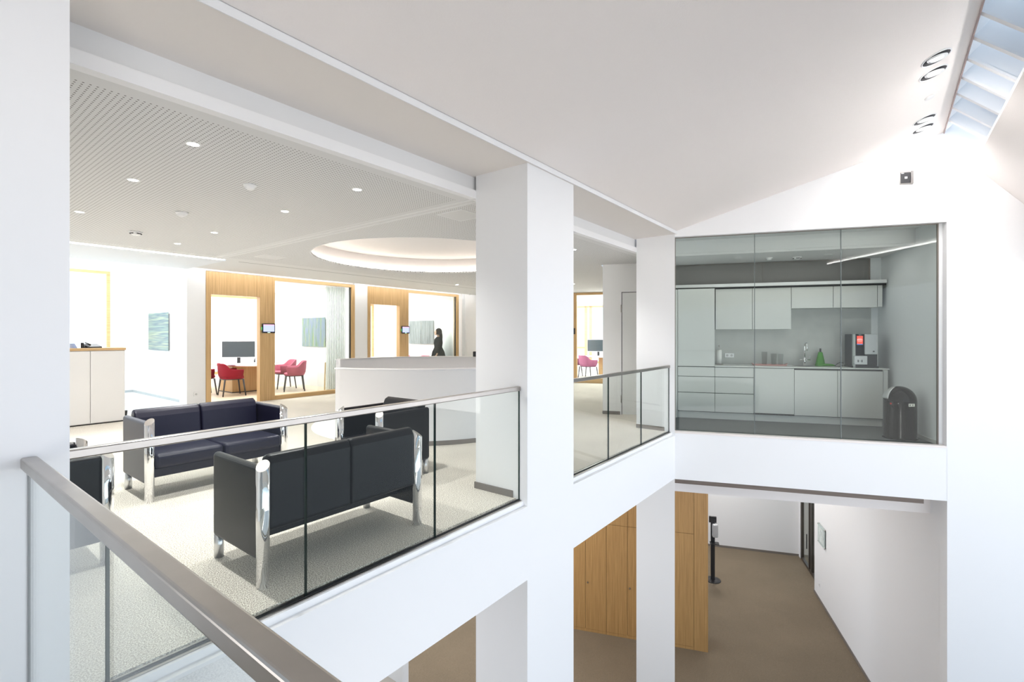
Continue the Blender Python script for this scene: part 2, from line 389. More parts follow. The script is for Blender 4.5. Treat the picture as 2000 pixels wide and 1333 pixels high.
skl = thing('window_1', 'sloping roof skylight with white cross fins along the ridge', 'skylight', (0, 0, 0)); skl['kind'] = 'structure'
k = 0; xx = 8.25
while xx > 1.0:
    b = MB(); b.extr([sk(0, 0.02), sk(.56, 0.02), sk(.56, .34), sk(0, .34)], 'x', xx-.012, xx+.012)
    b.extr([sk(0, 0.0), sk(.56, 0.0), sk(.56, .02), sk(0, .02)], 'x', xx-.03, xx+.03)
    b.build('fin', M_fin, skl); xx -= .43
b = MB(); b.extr([sk(0, .40), sk(.56, .40), sk(.56, .415), sk(0, .415)], 'x', 1.0, 8.75); b.build('pane', glass('skylight glass', (.86, .93, .98), 1.3), skl)
# lower right soffit plate
b = MB(); b.box(-2.6, 9.02, -1.72, -1.62, 2.35, 3.02)
struct('wall_right', b, M_wall, 'white lintel wall under the steep ceiling at right', 'wall')
ul = thing('linear_light', 'slim linear wall light along the foot of the steep ceiling', 'light', (6.7, -1.60, 2.99))
b = MB(); b.box(-1.4, 1.4, -.018, .018, -.02, 0); b.build('profile', M_steel, ul)
b = MB(); b.box(-1.39, 1.39, .0181, .021, -.018, .012); b.box(-1.39, 1.39, -.012, .012, .0005, .004); b.build('diffuser', M_line, ul)
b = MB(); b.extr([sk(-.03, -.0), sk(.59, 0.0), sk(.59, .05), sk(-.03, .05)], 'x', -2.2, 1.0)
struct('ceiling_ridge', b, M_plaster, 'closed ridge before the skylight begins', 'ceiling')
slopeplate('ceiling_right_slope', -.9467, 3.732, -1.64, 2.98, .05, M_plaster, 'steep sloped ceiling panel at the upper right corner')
b = MB(); b.extr([(-.9467, 3.732), (-1.02, 3.80), (SY1-.03, SZ1+.03), (SY1+.005, SZ1-.0)], 'x', -2.2, xend(-.95))
struct('trim_7', b, M_wall, 'white edge of the steep ceiling panel', 'trim')

# ------------------------------------------------------------------ GABLE (local frame s,d,z)
def gb(): return MB()
WR, WT = 3.412, 3.018
b = gb()
# wall around the kitchen opening; polygon top follows roof -> build big panels in pieces
def gab(pts, d0, d1):
    A = [b.bm.verts.new((p[0], d0, p[1])) for p in pts]; B = [b.bm.verts.new((p[0], d1, p[1])) for p in pts]; n = len(pts)
    for i in range(n): b._f([A[i], A[(i+1) % n], B[(i+1) % n], B[i]])
    b._f(A[::-1]); b._f(B)
gab([(-.0, WT), (WR+.04, WT), (WR+.04, 4.35), (3.2, 4.30), (0, 3.16)], 0, .20)
gab([(WR+.04, -.72), (6.0, -.72), (6.0, 4.35), (WR+.04, 4.35)], 0, .20)
gab([(3.457, ZF), (6.0, ZF), (6.0, -.72), (3.457, -.72)], 0, .20)
gab([(0, -.722), (WR+.045, -.722), (WR+.045, 0.0), (0, 0.0)], 0, .20)
struct('wall_gable', b, M_wall, 'white gable wall around the kitchenette window', 'wall', **G0)
# sill strip
b = gb(); b.box(0.0, WR+.035, -.006, .10, -.012, .016)
struct('trim_8', b, pbr('pale warm sill', (.80, .74, .70), .4), 'pale sill under the kitchenette glass', 'sill', **G0)
# kitchen window panes
kw = thing('window_2', 'large three pane interior window of the kitchenette', 'window', gw(0, .085), GROT); kw['kind'] = 'structure'
for a, c in ((.015, 1.128), (1.138, 2.247), (2.257, 3.385)):
    b = MB(); b.box(a, c, 0, .012, .016, WT-.002); b.build('pane', M_kglass, kw)
b = MB(); b.box(1.129, 1.137, .0, .012, .016, WT); b.box(2.247, 2.257, .0, .012, .016, WT); b.build('joint', pbr('grey silicone joint', (.10, .12, .12), .4), kw)
b = MB(); b.box(.004, .015, -.01, .02, .016, WT); b.box(3.385, 3.398, -.01, .02, .016, WT); b.box(.004, 3.398, -.01, .02, WT-.010, WT); b.build('frame', M_base, kw)
# kitchen shell
b = gb(); b.box(0, 3.46, .19, 2.15, -.05, 0.0)
struct('floor_kitchenette', b, M_vinyl, 'dark grey plank floor of the kitchenette', 'floor', **G0)
b = gb(); b.box(-.06, 3.5, 2.03, 2.12, 0, 2.9)
struct('wall_kitchenette_back', b, M_kwall, 'grey back wall of the kitchenette', 'wall', **G0)
b = gb(); b.box(WR-.002, WR+.04, .10, 2.1, 0, 3.12)
struct('wall_kitchenette_right', b, M_kwall, 'plain grey right wall of the kitchenette', 'wall', **G0)
b = gb(); b.box(-.04, 0.0, .19, 2.1, 0, 3.12)
struct('wall_kitchenette_left', b, M_kwall, 'left wall of the kitchenette', 'wall', **G0)
b = gb(); b.box(0, WR, .75, 2.1, 2.83, 2.87); b.box(0, WR, .2, .75, 3.08, 3.12); b.box(0, WR, .73, .75, 2.87, 3.08)
struct('ceiling_kitchenette', b, M_ceilw, 'stepped white ceiling of the kitchenette', 'ceiling', **G0)
b = gb(); b.box(WR-.014, WR-.002, .12, 2.03, 0, .05)
struct('baseboard_kitchenette', b, M_cabw, 'pale skirting on the right kitchenette wall', 'skirting', **G0)
# door wall left of the corner column
b = gb(); b.box(-1.26, -.93, 1.454, 1.60, 0, ZC); b.box(-.93, -.0, 1.454, 1.60, 2.33, ZC); b.box(-1.26, -1.12, 1.60, 7.45, 0, ZC)
struct('wall_door_side', b, pbr('light grey wall paint', (.86, .855, .84), .85), 'pale grey wall with the flush door', 'wall', **G0)
dr = thing('door_1', 'flush light grey door with steel hinges behind right balustrade', 'door', gw(-.9, 1.46), GROT); dr['kind'] = 'structure'
b = MB(); b.box(.0, .88, .0, .045, .012, 2.30); b.build('door_leaf', pbr('light grey door', (.80, .805, .79), .6), dr, bev=.003)
b = MB(); b.box(-.03, -.012, -.012, .05, 0, 2.33); b.box(-.03, .90, -.012, .05, 2.312, 2.33); b.build('door_frame', M_wall, dr)
b = MB(); b.box(-.012, -.003, .01, .05, 0, 2.312); b.box(-.012, .9, .01, .05, 2.302, 2.312); b.build('gap', M_kgap, dr)
for z in (.30, 2.0):
    b = MB(); b.tube([(-.014, -.018, z-.07), (-.014, -.018, z+.07)], .011, 10); b.build('hinge', M_steel, dr)
b = MB(); b.tube([(.80, -.0, 1.05), (.80, -.05, 1.05), (.70, -.05, 1.05)], .009, 10); b.build('door_handle', M_steel, dr)
b = gb(); b.box(-1.262, -.935, 1.44, 1.453, 0, .062)
struct('baseboard_door_side', b, M_base, 'dark skirting left of the flush door', 'skirting', **G0)

# ------------------------------------------------------------------ LOWER LEVEL
b = MB(); b.box(-3, 26, -2.6, 12, ZF-.05, ZF)
struct('floor_ground', b, M_carpet2, 'brown grey carpet of the lower level', 'carpet')
b = MB(); b.box(-3, 30, -30, -2.6, ZF-.05, ZF)
struct('floor_hall', b, pbr('pale bounce floor', (.72, .67, .64), .8), 'pale bounce floor of the unseen hall, made pale to throw light upward', 'floor')  # unseen floor, lightened to bounce light onto the sloped ceiling
b = gb(); b.box(3.457, 3.60, .19, 5.83, ZF, -.72)
struct('wall_lower_right', b, M_wall, 'long white wall at right of the lower level', 'wall', **G0)
b = gb(); b.box(-2.5, 3.70, 7.92, 8.0, ZF, -.72)
struct('wall_lower_back', b, M_wall, 'white back wall of the lower level', 'wall', **G0)
b = gb(); b.box(3.445, 3.457, .0, 5.83, ZF, ZF+.06); b.box(-2.5, 3.66, 7.908, 7.92, ZF, ZF+.06); b.box(3.445, 3.60, 5.83, 5.842, ZF, ZF+.06)
struct('baseboard_lower', b, M_base, 'dark skirting of the lower level walls', 'skirting', **G0)
b = gb(); b.box(-8, 3.6, .20, 9, -.74, -.70)
struct('ceiling_lower', b, M_ceilw, 'ceiling of the lower level under the lounge', 'ceiling', **G0)
b = gb(); b.box(.0, 3.24, .10, .42, -.812, -.722)
struct('trim_9', b, wood('dark bronze slot', (.13, .095, .075), (.19, .15, .125), .5, 'X', 1.), 'dark brown shutter slot below the gable slab', 'trim', **G0)
b = gb(); b.box(.0, 3.457, .42, .50, -1.035, -.74)
struct('wall_bulkhead', b, pbr('warm white bulkhead', (.84, .80, .78), .8), 'white bulkhead behind the dark shutter slot', 'bulkhead', **G0)
# glazed sliding door at far right of the lower level
b = gb(); b.box(3.62, 3.72, 7.78, 7.92, ZF, -.74); b.box(4.9, 5.0, 5.83, 7.92, ZF, -.74); b.box(3.60, 5.0, 5.75, 5.83, ZF, -.74)
struct('wall_lower_niche', b, M_wall, 'white walls beyond the bronze framed glass door', 'wall', **G0)
d2 = thing('door_2', 'bronze framed glass sliding door at end of the lower wall', 'door', gw(3.655, 5.85, ZF), GROT); d2['kind'] = 'structure'
b = MB()
for y in (0.0, .92, 1.12, 1.86): b.box(-.02, .05, y, y+.065, 0, 4.1)
b.box(-.02, .05, 0, 1.92, 0, .07); b.build('frame', M_bronze, d2)
for y0, y1 in ((.065, .92), (.985, 1.12), (1.185, 1.86)):
    b = MB(); b.box(.01, .02, y0, y1, .07, 4.1); b.build('pane', M_oglass, d2)
b = MB(); b.box(-.05, -.03, 1.25, 1.28, 0.55, .95); b.build('door_handle', M_plast, d2)
# sign on the lower wall
sg = thing('glass_sign', 'small glass plan holder on standoffs on the lower white wall', 'sign', gw(3.457, 5.2, -3.24), GROT)
b = MB(); b.box(-.030, -.022, -.25, .25, -.23, .23); b.build('glass_plate', pbr('frosted green glass', (.52, .62, .60), .2), sg, bev=.002)
b = MB(); b.box(-.034, -.031, -.20, .20, -.17, .17); b.build('printed_sheet', pbr('plan print', (.60, .66, .64), .7, var=.25, vscale=14), sg)
for y in (-.23, .23):
    for z in (-.21, .21):
        b = MB(); b.tube([(0, y, z), (-.042, y, z)], .012, 10); b.build('standoff', M_steel, sg)
def socket(loc, rz, label, n=1):
    t = thing('wall_socket', label, 'socket', loc, rz)
    b = MB(); b.box(-.04*n, .04*n, -.011, 0, -.04, .04); b.build('cover_plate', M_white, t, bev=.003)
    for i in range(n):
        c = (i-(n-1)/2)*.075
        b = MB(); n0 = 0
        b.tube([(c, -.0125, 0), (c, -.009, 0)], .021, 16); b.build('socket_insert', pbr('socket grey', (.55, .55, .55), .5), t)
    return t
socket(gw(3.457, 5.43, ZF+.37), GROT-PI/2, 'small wall socket low on the lower white wall')
socket((4.02, 11.236, .285), 0, 'white wall socket near the floor on the wall left of first office')
socket(gw(1.03, 2.018, 1.12), GROT, 'double socket on splashback beside the paper towel stand', 2)

# fitted oak cabinets on lower level
def oakcab(s0, s1, label, knobs):
    t = thing('fitted_cabinet', label, 'cabinet', gw(s0, 2.58, ZF), GROT, 'fitted oak cabinets of the lower level')
    W = s1-s0; H = 4.05
    b = MB(); b.box(0, W, .022, .60, 0, H); b.build('carcass', M_oakgap, t)
    b = MB(); b.box(.002, W-.002, .0, .022, 0, .055); b.build('plinth', M_oakd, t)
    for i in range(2):
        x0, x1 = i*W/2+.003, (i+1)*W/2-.003
        b = MB(); b.box(x0, x1, 0, .021, .060, 2.345); d = b.build('door', M_oakd, t)
        if i == 1:
            b = MB(); b.tube([(x0+.045, -.020, 1.06), (x0+.045, 0, 1.06)], .017, 14); b.build('knob', M_steel, d)
        b = MB(); b.box(x0, x1, 0, .021, 2.352, H); b.build('upper_door', M_oakd, t)
    return t
oakcab(-3.076, -2.194, 'tall oak fitted cabinet, leftmost of the row below the balcony', 1)
oakcab(-2.193, -1.311, 'tall oak fitted cabinet with round knob left of the corner column', 1)
oakcab(-1.310, -.428, 'tall oak fitted cabinet whose knob sits against the corner column', 1)
c_ = oakcab(-.427, .441, 'tall oak fitted cabinet seen right of the corner column', 1)
b = MB(); b.box(.870, 1.135, -.0, .60, 0, 4.05); b.build('end_panel', M_oakd, c_)
# sanitiser stand
st = thing('sanitiser_stand', 'black floor stand with silver hand sanitiser dispenser beside oak cabinet', 'dispenser', gw(1.10, 5.72, ZF), GROT)
b = MB(); b.lathe([(0, 0), (.19, 0), (.20, .008), (.19, .018), (.04, .026), (0, .026)], (0, 0), 32); b.build('base', M_plast, st)
b = MB(); b.box(-.05, .05, -.03, .03, .02, 1.60); b.build('post', M_plast, st, bev=.01)
b = MB(); b.box(-.09, .09, -.02, .03, 1.50, 1.66); b.build('header_sign', M_plast, st, bev=.005)
b = MB(); b.box(-.02, .12, -.15, -.03, 1.16, 1.50); b.build('dispenser', M_silver, st, bev=.03)
b = MB(); b.box(-.08, .14, -.20, -.03, 1.0, 1.02); b.build('drip_tray', M_plast, st, bev=.004)
# staircase glimpse
s_ = thing('staircase', 'foot of a pale stair with glass side below the lounge', 'stairs', (5.05, 6.05, ZF))
b = MB()
for i in range(5): b.box(-.3-.3*(i+1), -.3*i-.02, 0, 1.4, 0.0, .175*(5-i)+.0)
b.build('steps', pbr('pale stone step', (.62, .58, .53), .6), s_)
b = MB(); b.box(-.02, .10, -.06, 1.4, 0, 3.9); b.build('wall_end', M_wall, s_)

# ------------------------------------------------------------------ FAR WALLS, OFFICES
YP = 11.238
b = MB(); b.box(3.858, 4.203, YP, 11.63, 0, 3.05); struct('wall_pier', b, M_wall, 'white wall pier left of the first office front', 'wall')
b = MB(); b.box(7.80, 8.21, YP, 11.42, 0, 3.05); struct('wall_pier', b, M_wall, 'white wall pier between the two office fronts', 'wall')
b = MB(); b.box(11.98, 12.4, YP, 11.42, 0, 3.05); struct('wall_pier', b, M_wall, 'white wall pier right of the second office front', 'wall')
b = MB(); b.box(4.15, 4.20, 11.63, 15.9, 0, 3.7); struct('wall_side_room_right', b, M_wall, 'white wall carrying the blue green striped picture', 'wall')
b = MB(); b.box(7.88, 7.96, 11.42, 15.8, 0, 3.0); struct('wall_office_divider', b, M_wall, 'white wall between first and second office', 'wall')
b = MB(); b.box(11.75, 11.83, 11.42, 15.8, 0, 3.0); struct('wall_office_right', b, M_wall, 'white right wall of the second office', 'wall')
b = MB(); b.box(4.2, 12.0, 11.30, 15.8, 2.86, 2.9); struct('ceiling_office', b, M_wall, 'white ceiling of the offices', 'ceiling')
b = MB(); b.box(4.135, 4.149, 11.63, 15.7, 0, .06); b.box(-1.0, 4.14, 15.68, 15.7, 0, .06)
struct('baseboard_side_room', b, pbr('grey skirting', (.42, .46, .48), .6), 'grey skirting in the open side room', 'skirting')
# side room far wall with window
b = MB(); b.box(3.66, 4.2, 15.7, 15.9, 0, 3.65); b.box(-1.5, .8, 15.7, 15.9, 0, 3.65); b.box(.8, 3.66, 15.7, 15.9, 0, .85); b.box(.8, 3.66, 15.7, 15.9, 3.12, 3.65)
struct('wall_side_room_back', b, M_wall, 'far white wall of the side room around its window', 'wall')
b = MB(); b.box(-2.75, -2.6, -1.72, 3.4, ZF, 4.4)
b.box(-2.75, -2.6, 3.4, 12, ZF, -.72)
struct('wall_back_blocker', b, pbr('mid grey light blocker', (.38, .38, .39), .8), 'added grey wall behind the viewpoint, cutting light from the back', 'wall')  # added unseen wall, greyed to darken surfaces facing the back
b = MB(); b.box(-1.35, -1.21, 3.2, 9.3, 0, 3.1)
struct('wall_lounge_blocker', b, M_wall, 'added white wall behind the left column, shutting side daylight out of the lounge', 'wall')  # added unseen wall, keeps side daylight off the middle column
b = MB(); b.box(-1.5, -1.4, 9.3, 15.9, 0, 3.65)
struct('wall_far_left', b, M_wall, 'white wall closing the lounge at far left', 'wall')
def win(name, x0, x1, y, z0, z1, label, mull=(), rail=(), w=.07):
    t = thing(name, label, 'window', (x0, y, z0)); t['kind'] = 'structure'
    b = MB(); W, H = x1-x0, z1-z0
    b.box(0, w, -.02, .06, 0, H); b.box(W-w, W, -.02, .06, 0, H); b.box(w, W-w, -.02, .06, 0, w); b.box(w, W-w, -.02, .06, H-w, H)
    for m in mull: b.box(m-w*.7, m+w*.7, -.015, .055, w, H-w)
    for r in rail: b.box(w, W-w, -.01, .05, r-w/2, r+w/2)
    b.build('frame', M_oakx, t)
    b = MB(); b.box(w, W-w, .015, .022, w, H-w); b.build('pane', M_oglass, t); return t
win('window_3', .8, 3.66, 15.68, .85, 3.12, 'large oak framed window of the side room at far left')
# office outside walls with windows
for i, (xa, xb) in enumerate(((4.2, 7.88), (7.96, 11.75))):
    b = MB(); b.box(xa, xb, 15.7, 15.8, 0, .35); b.box(xa, xb, 15.7, 15.8, 2.70, 2.9)
    struct('wall_office_back', b, M_wall, 'outer wall of the %s office below and above its window' % ('first', 'second')[i], 'wall')
    win('window_%d' % (4+i), xa, xb, 15.70, .35, 2.70, 'wide outer window of the %s office' % ('first', 'second')[i], ((), (1.35,))[i], ())
# office fronts
def office_front(x0, label):
    t = thing('office_front', label, 'glazed partition', (x0, YP, 0))
    b = MB(); b.box(0, .094, -.02, .13, 0, 2.84); b.box(1.10, 1.44, -.02, .13, 0, 2.84); b.box(.094, 1.10, -.02, .13, 2.36, 2.84)
    b.build('oak_panel', M_oak, t, bev=.002)
    b = MB(); b.box(1.44, 3.50, -.015, .10, 2.77, 2.84); b.build('top_rail', M_oakx, t, bev=.002)
    b = MB(); b.box(1.44, 3.50, -.03, .12, 0, .095); b.build('bottom_rail', M_oakx, t, bev=.002)
    b = MB(); b.box(3.50, 3.59, -.02, .12, 0, 2.84); b.build('oak_post', M_oak, t, bev=.002)
    b = MB(); b.box(1.445, 3.49, .045, .057, .095, 2.77); b.build('glass_pane', M_oglass, t)
    b = MB(); b.box(3.468, 3.50, .03, .07, .095, 2.77); b.build('seal', M_kgap, t)
    b = MB(); b.box(2.62, 3.45, .15, .162, .02, 2.74); b.build('sliding_glass_leaf', glass('pale green sliding glass', (.95, .975, .965), 1.4), t)
    return t
office_front(4.206, 'oak and glass front of the first office, open doorway at left')
office_front(8.21, 'oak and glass front of the second office behind the counter')
def display(x, label):
    t = thing('room_display', label, 'control panel', (x, YP-.0225, 1.655))
    b = MB(); b.box(-.15, .15, -.035, 0, -.11, .11); b.build('bezel', M_plast, t, bev=.012)
    b = MB(); b.box(-.125, .125, -.038, -.034, -.075, .09); b.build('screen', emis('blue screen', (.45, .50, .85), .75), t)
    b = MB(); b.box(-.125, .125, -.0395, -.0375, .072, .088); b.build('screen_header', emis('screen header', (.75, .38, .45), .7), t)
    b = MB(); b.box(-.03, .03, -.038, -.034, -.102, -.086); b.build('status_light', emis('status green', (.55, .9, .65), .9), t)
    b = MB(); b.box(-.158, -.150, -.03, -.008, -.04, .03); b.build('side_light', emis('side green', (.1, .55, .2), .6), t)
display(5.49, 'black touch display on oak post of the first office')
display(9.51, 'black touch display on oak post of the second office')
# pictures on side walls (facing -X)
def stripes(name, cols, axis='Z', sc=6., det=2.):
    m, nt, b_ = nmat(name); tc = N(nt, 'ShaderNodeTexCoord'); mp = N(nt, 'ShaderNodeMapping'); nt.links.new(tc.outputs['Object'], mp.inputs['Vector'])
    mp.inputs['Scale'].default_value = (1, .25, sc) if axis == 'Z' else (1, sc, .35)
    no = N(nt, 'ShaderNodeTexNoise', i_Scale=1.7, i_Detail=det, i_Roughness=.7); nt.links.new(mp.outputs[0], no.inputs['Vector'])
    cr = N(nt, 'ShaderNodeValToRGB'); nt.links.new(no.outputs['Fac'], cr.inputs['Fac']); e = cr.color_ramp.elements
    n = len(cols)
    for i, c in enumerate(cols):
        p = .30+.4*i/(n-1)
        if i < 2: e[i].position = p; e[i].color = (*c, 1)
        else: q = e.new(p); q.color = (*c, 1)
    nt.links.new(cr.outputs['Color'], b_.inputs['Base Color']); b_.inputs['Roughness'].default_value = .3
    return m
def picture(x, y0, y1, z0, z1, mat, label):
    t = thing('picture', label, 'picture', (x, (y0+y1)/2, (z0+z1)/2))
    w2, h2 = (y1-y0)/2, (z1-z0)/2
    b = MB(); b.box(-.035, -.028, -w2, w2, -h2, h2); b.build('glass_print', mat, t)
    b = MB(); b.box(-.028, 0, -w2+.04, w2-.04, -h2+.04, h2-.04); b.build('backing', M_silver, t)
picture(4.15, 13.087, 14.424, 1.14, 2.03, stripes('blue green stripes', [(.07, .13, .12), (.16, .25, .19), (.035, .09, .125), (.25, .31, .20), (.10, .17, .13)], 'Z', 7.), 'blue green glass print with horizontal stripes in the side room')
picture(7.88, 12.715, 13.951, 1.162, 2.012, stripes('green blue columns', [(.03, .085, .04), (.09, .17, .03), (.15, .17, .28), (.20, .25, .04), (.10, .14, .23)], 'Y', 5., 5.), 'green and lilac print with upright bands in the first office')
picture(11.75, 12.34, 13.61, 1.19, 2.01, stripes('birch grey', [(.02, .025, .025), (.13, .15, .145), (.24, .26, .26), (.09, .10, .10), (.32, .34, .34)], 'Y', 9., 8.), 'black and grey speckled print in the second office')

# far right skewed office front
b = gb(); b.box(-6.55, -2.83, 7.37, 7.50, 0, 3.0); b.box(-2.83, -1.1, 7.37, 7.50, 2.83, 3.0)
struct('wall_skewed', b, M_wall, 'white wall turning from second office to the rear office', 'wall', **G0)
t = thing('office_front', 'oak framed glass front of the rear office seen through right bay', 'glazed partition', gw(-2.83, 7.37), GROT)
b = MB(); b.box(0, .11, -.03, .12, 0, 2.83); b.build('oak_post', M_oak, t); 
b = MB(); b.box(.11, 1.7, -.03, .12, 2.76, 2.83); b.build('top_rail', M_oakx, t)
b = MB(); b.box(.11, 1.7, -.03, .12, 0, .15); b.build('bottom_rail', M_oakx, t)
b = MB(); b.box(.11, 1.7, .03, .042, .15, 2.76); b.build('glass_pane', M_oglass, t)
b = MB(); b.box(-.01, .06, -.05, -.03, 1.53, 1.72); b.build('display', M_plast, t)
b = gb(); b.box(-4.2, -1.1, 7.5, 13.2, -.05, 0)
struct('floor_rear_office', b, pbr('grey office carpet', (.60, .60, .58), .9), 'pale floor of the rear office', 'floor', **G0)
b = gb(); b.box(-4.2, -1.1, 7.5, 13.2, 2.9, 2.95); b.box(-4.2, -4.1, 7.5, 13.2, 0, 2.9); b.box(-1.2, -1.1, 7.5, 13.2, 0, 2.9); b.box(-4.1, -1.2, 13.1, 13.2, 0, .30); b.box(-4.1, -1.2, 13.1, 13.2, 2.75, 2.9)
struct('wall_rear_office', b, M_wall, 'white enclosure of the rear office', 'wall', **G0)
t = thing('window_6', 'oak framed outer window of the rear office', 'window', gw(-4.1, 13.08, .30), GROT); t['kind'] = 'structure'
b = MB()
for x in (0, .78, .98, 1.95, 2.80): b.box(x, x+.12, -.02, .06, 0, 2.45)
b.box(0, 2.9, -.02, .06, 0, .08); b.box(0, 2.9, -.02, .06, 2.37, 2.45); b.box(0, 2.9, -.01, .05, .62, .70); b.build('frame', M_oakx, t)
b = MB(); b.box(0.05, 2.9, .015, .022, .05, 2.4); b.build('pane', M_oglass, t)

# ------------------------------------------------------------------ office furniture
def tub_chair(name, label, mat, loc, rz, group=None):
    t = thing(name, label, 'chair', loc, rz, group)
    # shell: U sweep, front is +Y
    n = 22; rows = []
    bmx = MB()
    for i in range(n+1):
        a = PI*(-.08)+PI*1.16*i/n      # 0 = right arm front .. pi = left arm front, back at -Y
        u = a
        x = .345*math.copysign(abs(math.cos(u))**.75, math.cos(u)); y = -.275*math.sin(u) if math.sin(u) > 0 else .34*(-math.sin(u))
        if math.sin(u) < .25: y += .0
        k = min(1., max(0., (math.sin(u)-.12)/.70)); k = k*k*(3-2*k)
        if i in (0, n): y = .21
        top = .655+.150*k; fl = 1+.05*k
        col = []
        for z, f in ((.445, .86), (.50, .95), (.60, 1.0), (top-.02, fl), (top, fl)):
            col.append((x*f*1.0, y*f, z))
        for z, f in ((top, fl-.10), (top-.03, fl-.13), (.56, .86), (.47, .78)):
            col.append((x*f, y*f, z))
        rows.append([bmx.bm.verts.new(c) for c in col])
    m = len(rows[0])
    for A, B in zip(rows, rows[1:]):
        for j in range(m): bmx._f([A[j], A[(j+1) % m], B[(j+1) % m], B[j]], True)
    bmx._f(rows[0]); bmx._f(rows[-1][::-1])
    bmx.build('shell', mat, t)
    b = MB(); pts = []
    for i in range(20):
        a = 2*PI*i/20; c, s_ = math.cos(a), math.sin(a)
        pts.append((.295*math.copysign(abs(c)**.7, c), .02+.255*math.copysign(abs(s_)**.7, s_)))
    b.prism(pts, .42, .485); b.build('seat', mat, t, bev=.02, seg=3)
    b = MB(); b.prism([(p[0]*.92, p[1]*.92) for p in pts], .40, .425); b.build('seat_frame', M_leg, t)
    for sx in (-1, 1):
        for sy in (-1, 1):
            b = MB(); b.tube([(sx*.235, .02+sy*.20, .41), (sx*.27, .02+sy*.25, 0)], [.021, .015], 10); b.build('leg', M_leg, t)
    return t
c1 = tub_chair('tub_chair', 'deep red tub chair in the first office doorway, nearer one', M_red, (5.40, 12.92, 0), -1.75)
c2 = copy_tree(c1, None, 'deep red tub chair partly hidden at left in first office doorway'); c2.location = (5.02, 13.66, 0); c2.rotation_euler.z = -1.7
r1 = tub_chair('tub_chair', 'red tub chair, rose from painted glass haze, behind the first office glass, nearer one', M_rosehaze, (6.92, 12.66, 0), 1.1)
r2 = copy_tree(r1, None, 'red tub chair, rose from painted glass haze, behind the first office glass, farther one'); r2.location = (7.08, 13.50, 0); r2.rotation_euler.z = 1.35
r3 = copy_tree(r1, None, 'rose tub chair at the table in second office doorway'); r3.location = (10.98, 13.2, 0); r3.rotation_euler.z = 1.5
r4 = copy_tree(r1, None, 'rose tub chair half hidden by oak post in the second office'); r4.location = (11.2, 12.45, 0); r4.rotation_euler.z = 1.3
def table(x, y, label, rz=0., L=.98, W=.70, px=0.):
    t = thing('meeting_table', label, 'table', (x, y, 0), rz)
    b = MB(); pts = [(L*math.copysign(abs(math.cos(a))**.8, math.cos(a)), W*math.copysign(abs(math.sin(a))**.8, math.sin(a))) for a in [2*PI*i/40 for i in range(40)]]
    b.prism(pts, .715, .74); b.build('tabletop', M_white, t, bev=.004)
    b = MB(); b.prism([(p[0]*.985, p[1]*.985) for p in pts], .700, .716); b.build('edge', M_oakx, t)
    b = MB(); b.prism([(-.36+px, -.42), (.36+px, -.42), (.36+px, .42), (-.36+px, .42)], 0.02, .70); b.build('pedestal', M_oak, t)
    b = MB(); b.box(-.38+px, .38+px, -.44, .44, 0, .022); b.build('foot_plate', M_leg, t)
    return t
table(6.05, 13.75, 'white topped meeting table with oak pedestal in the first office', PI/2, 1.25, .58)
table(10.1, 13.6, 'white topped meeting table in the second office', PI/2, 1.25, .58)
def monitor(loc, rz, label):
    t = thing('monitor', label, 'monitor', loc, rz)
    b = MB(); b.box(-.40, .40, -.012, .02, .16, .60); b.build('housing', M_silver, t, bev=.006)
    b = MB(); b.box(-.39, .39, -.015, -.011, .175, .59); b.build('screen', pbr('monitor screen', (.05, .065, .075), .15), t)
    b = MB(); b.box(-.04, .04, .0, .03, 0, .25); b.build('neck', M_plast, t)
    b = MB(); b.box(-.13, .13, -.10, .10, 0, .012); b.build('foot', M_silver, t, bev=.004)
monitor((5.93, 13.72, .741), -.62, 'wide monitor with dark screen on the first office table')
monitor(tuple(gw(-2.35, 9.9, .741)), GROT, 'dark monitor on the rear office table')
t = thing('telephone', 'grey desk telephone right of the monitor in the first office', 'telephone', (6.30, 13.42, .741), -.5)
b = MB(); b.extr([(-.10, 0), (.10, 0), (.10, .08), (-.10, .025)], 'x', -.11, .11); b.build('body', M_silver, t, bev=.005)
b = MB(); b.tube([(-.08, -.09, .05), (-.085, 0, .095), (-.08, .09, .12)], .018, 8); b.build('handset', M_plast, t)
t = tag(MB().box(-.2, .2, -.07, .07, 0, .018).build('keyboard', M_silver, None, (6.52, 13.10, .741), -.6, bev=.004), 'slim grey keyboard near the phone on first office table', 'keyboard')
t = tag(MB().box(-.22, .22, -.15, .15, 0, .012).build('notepad', pbr('blue grey pad', (.55, .62, .75), .6), None, (5.60, 13.15, .741), -.5), 'pale blue writing pad on the near edge of first office table', 'pad')
t = tag(MB().box(-.16, .16, -.11, .11, 0, .015).build('laptop', M_plast, None, (9.35, 13.35, .741), -.4), 'closed dark laptop on the second office table', 'laptop')
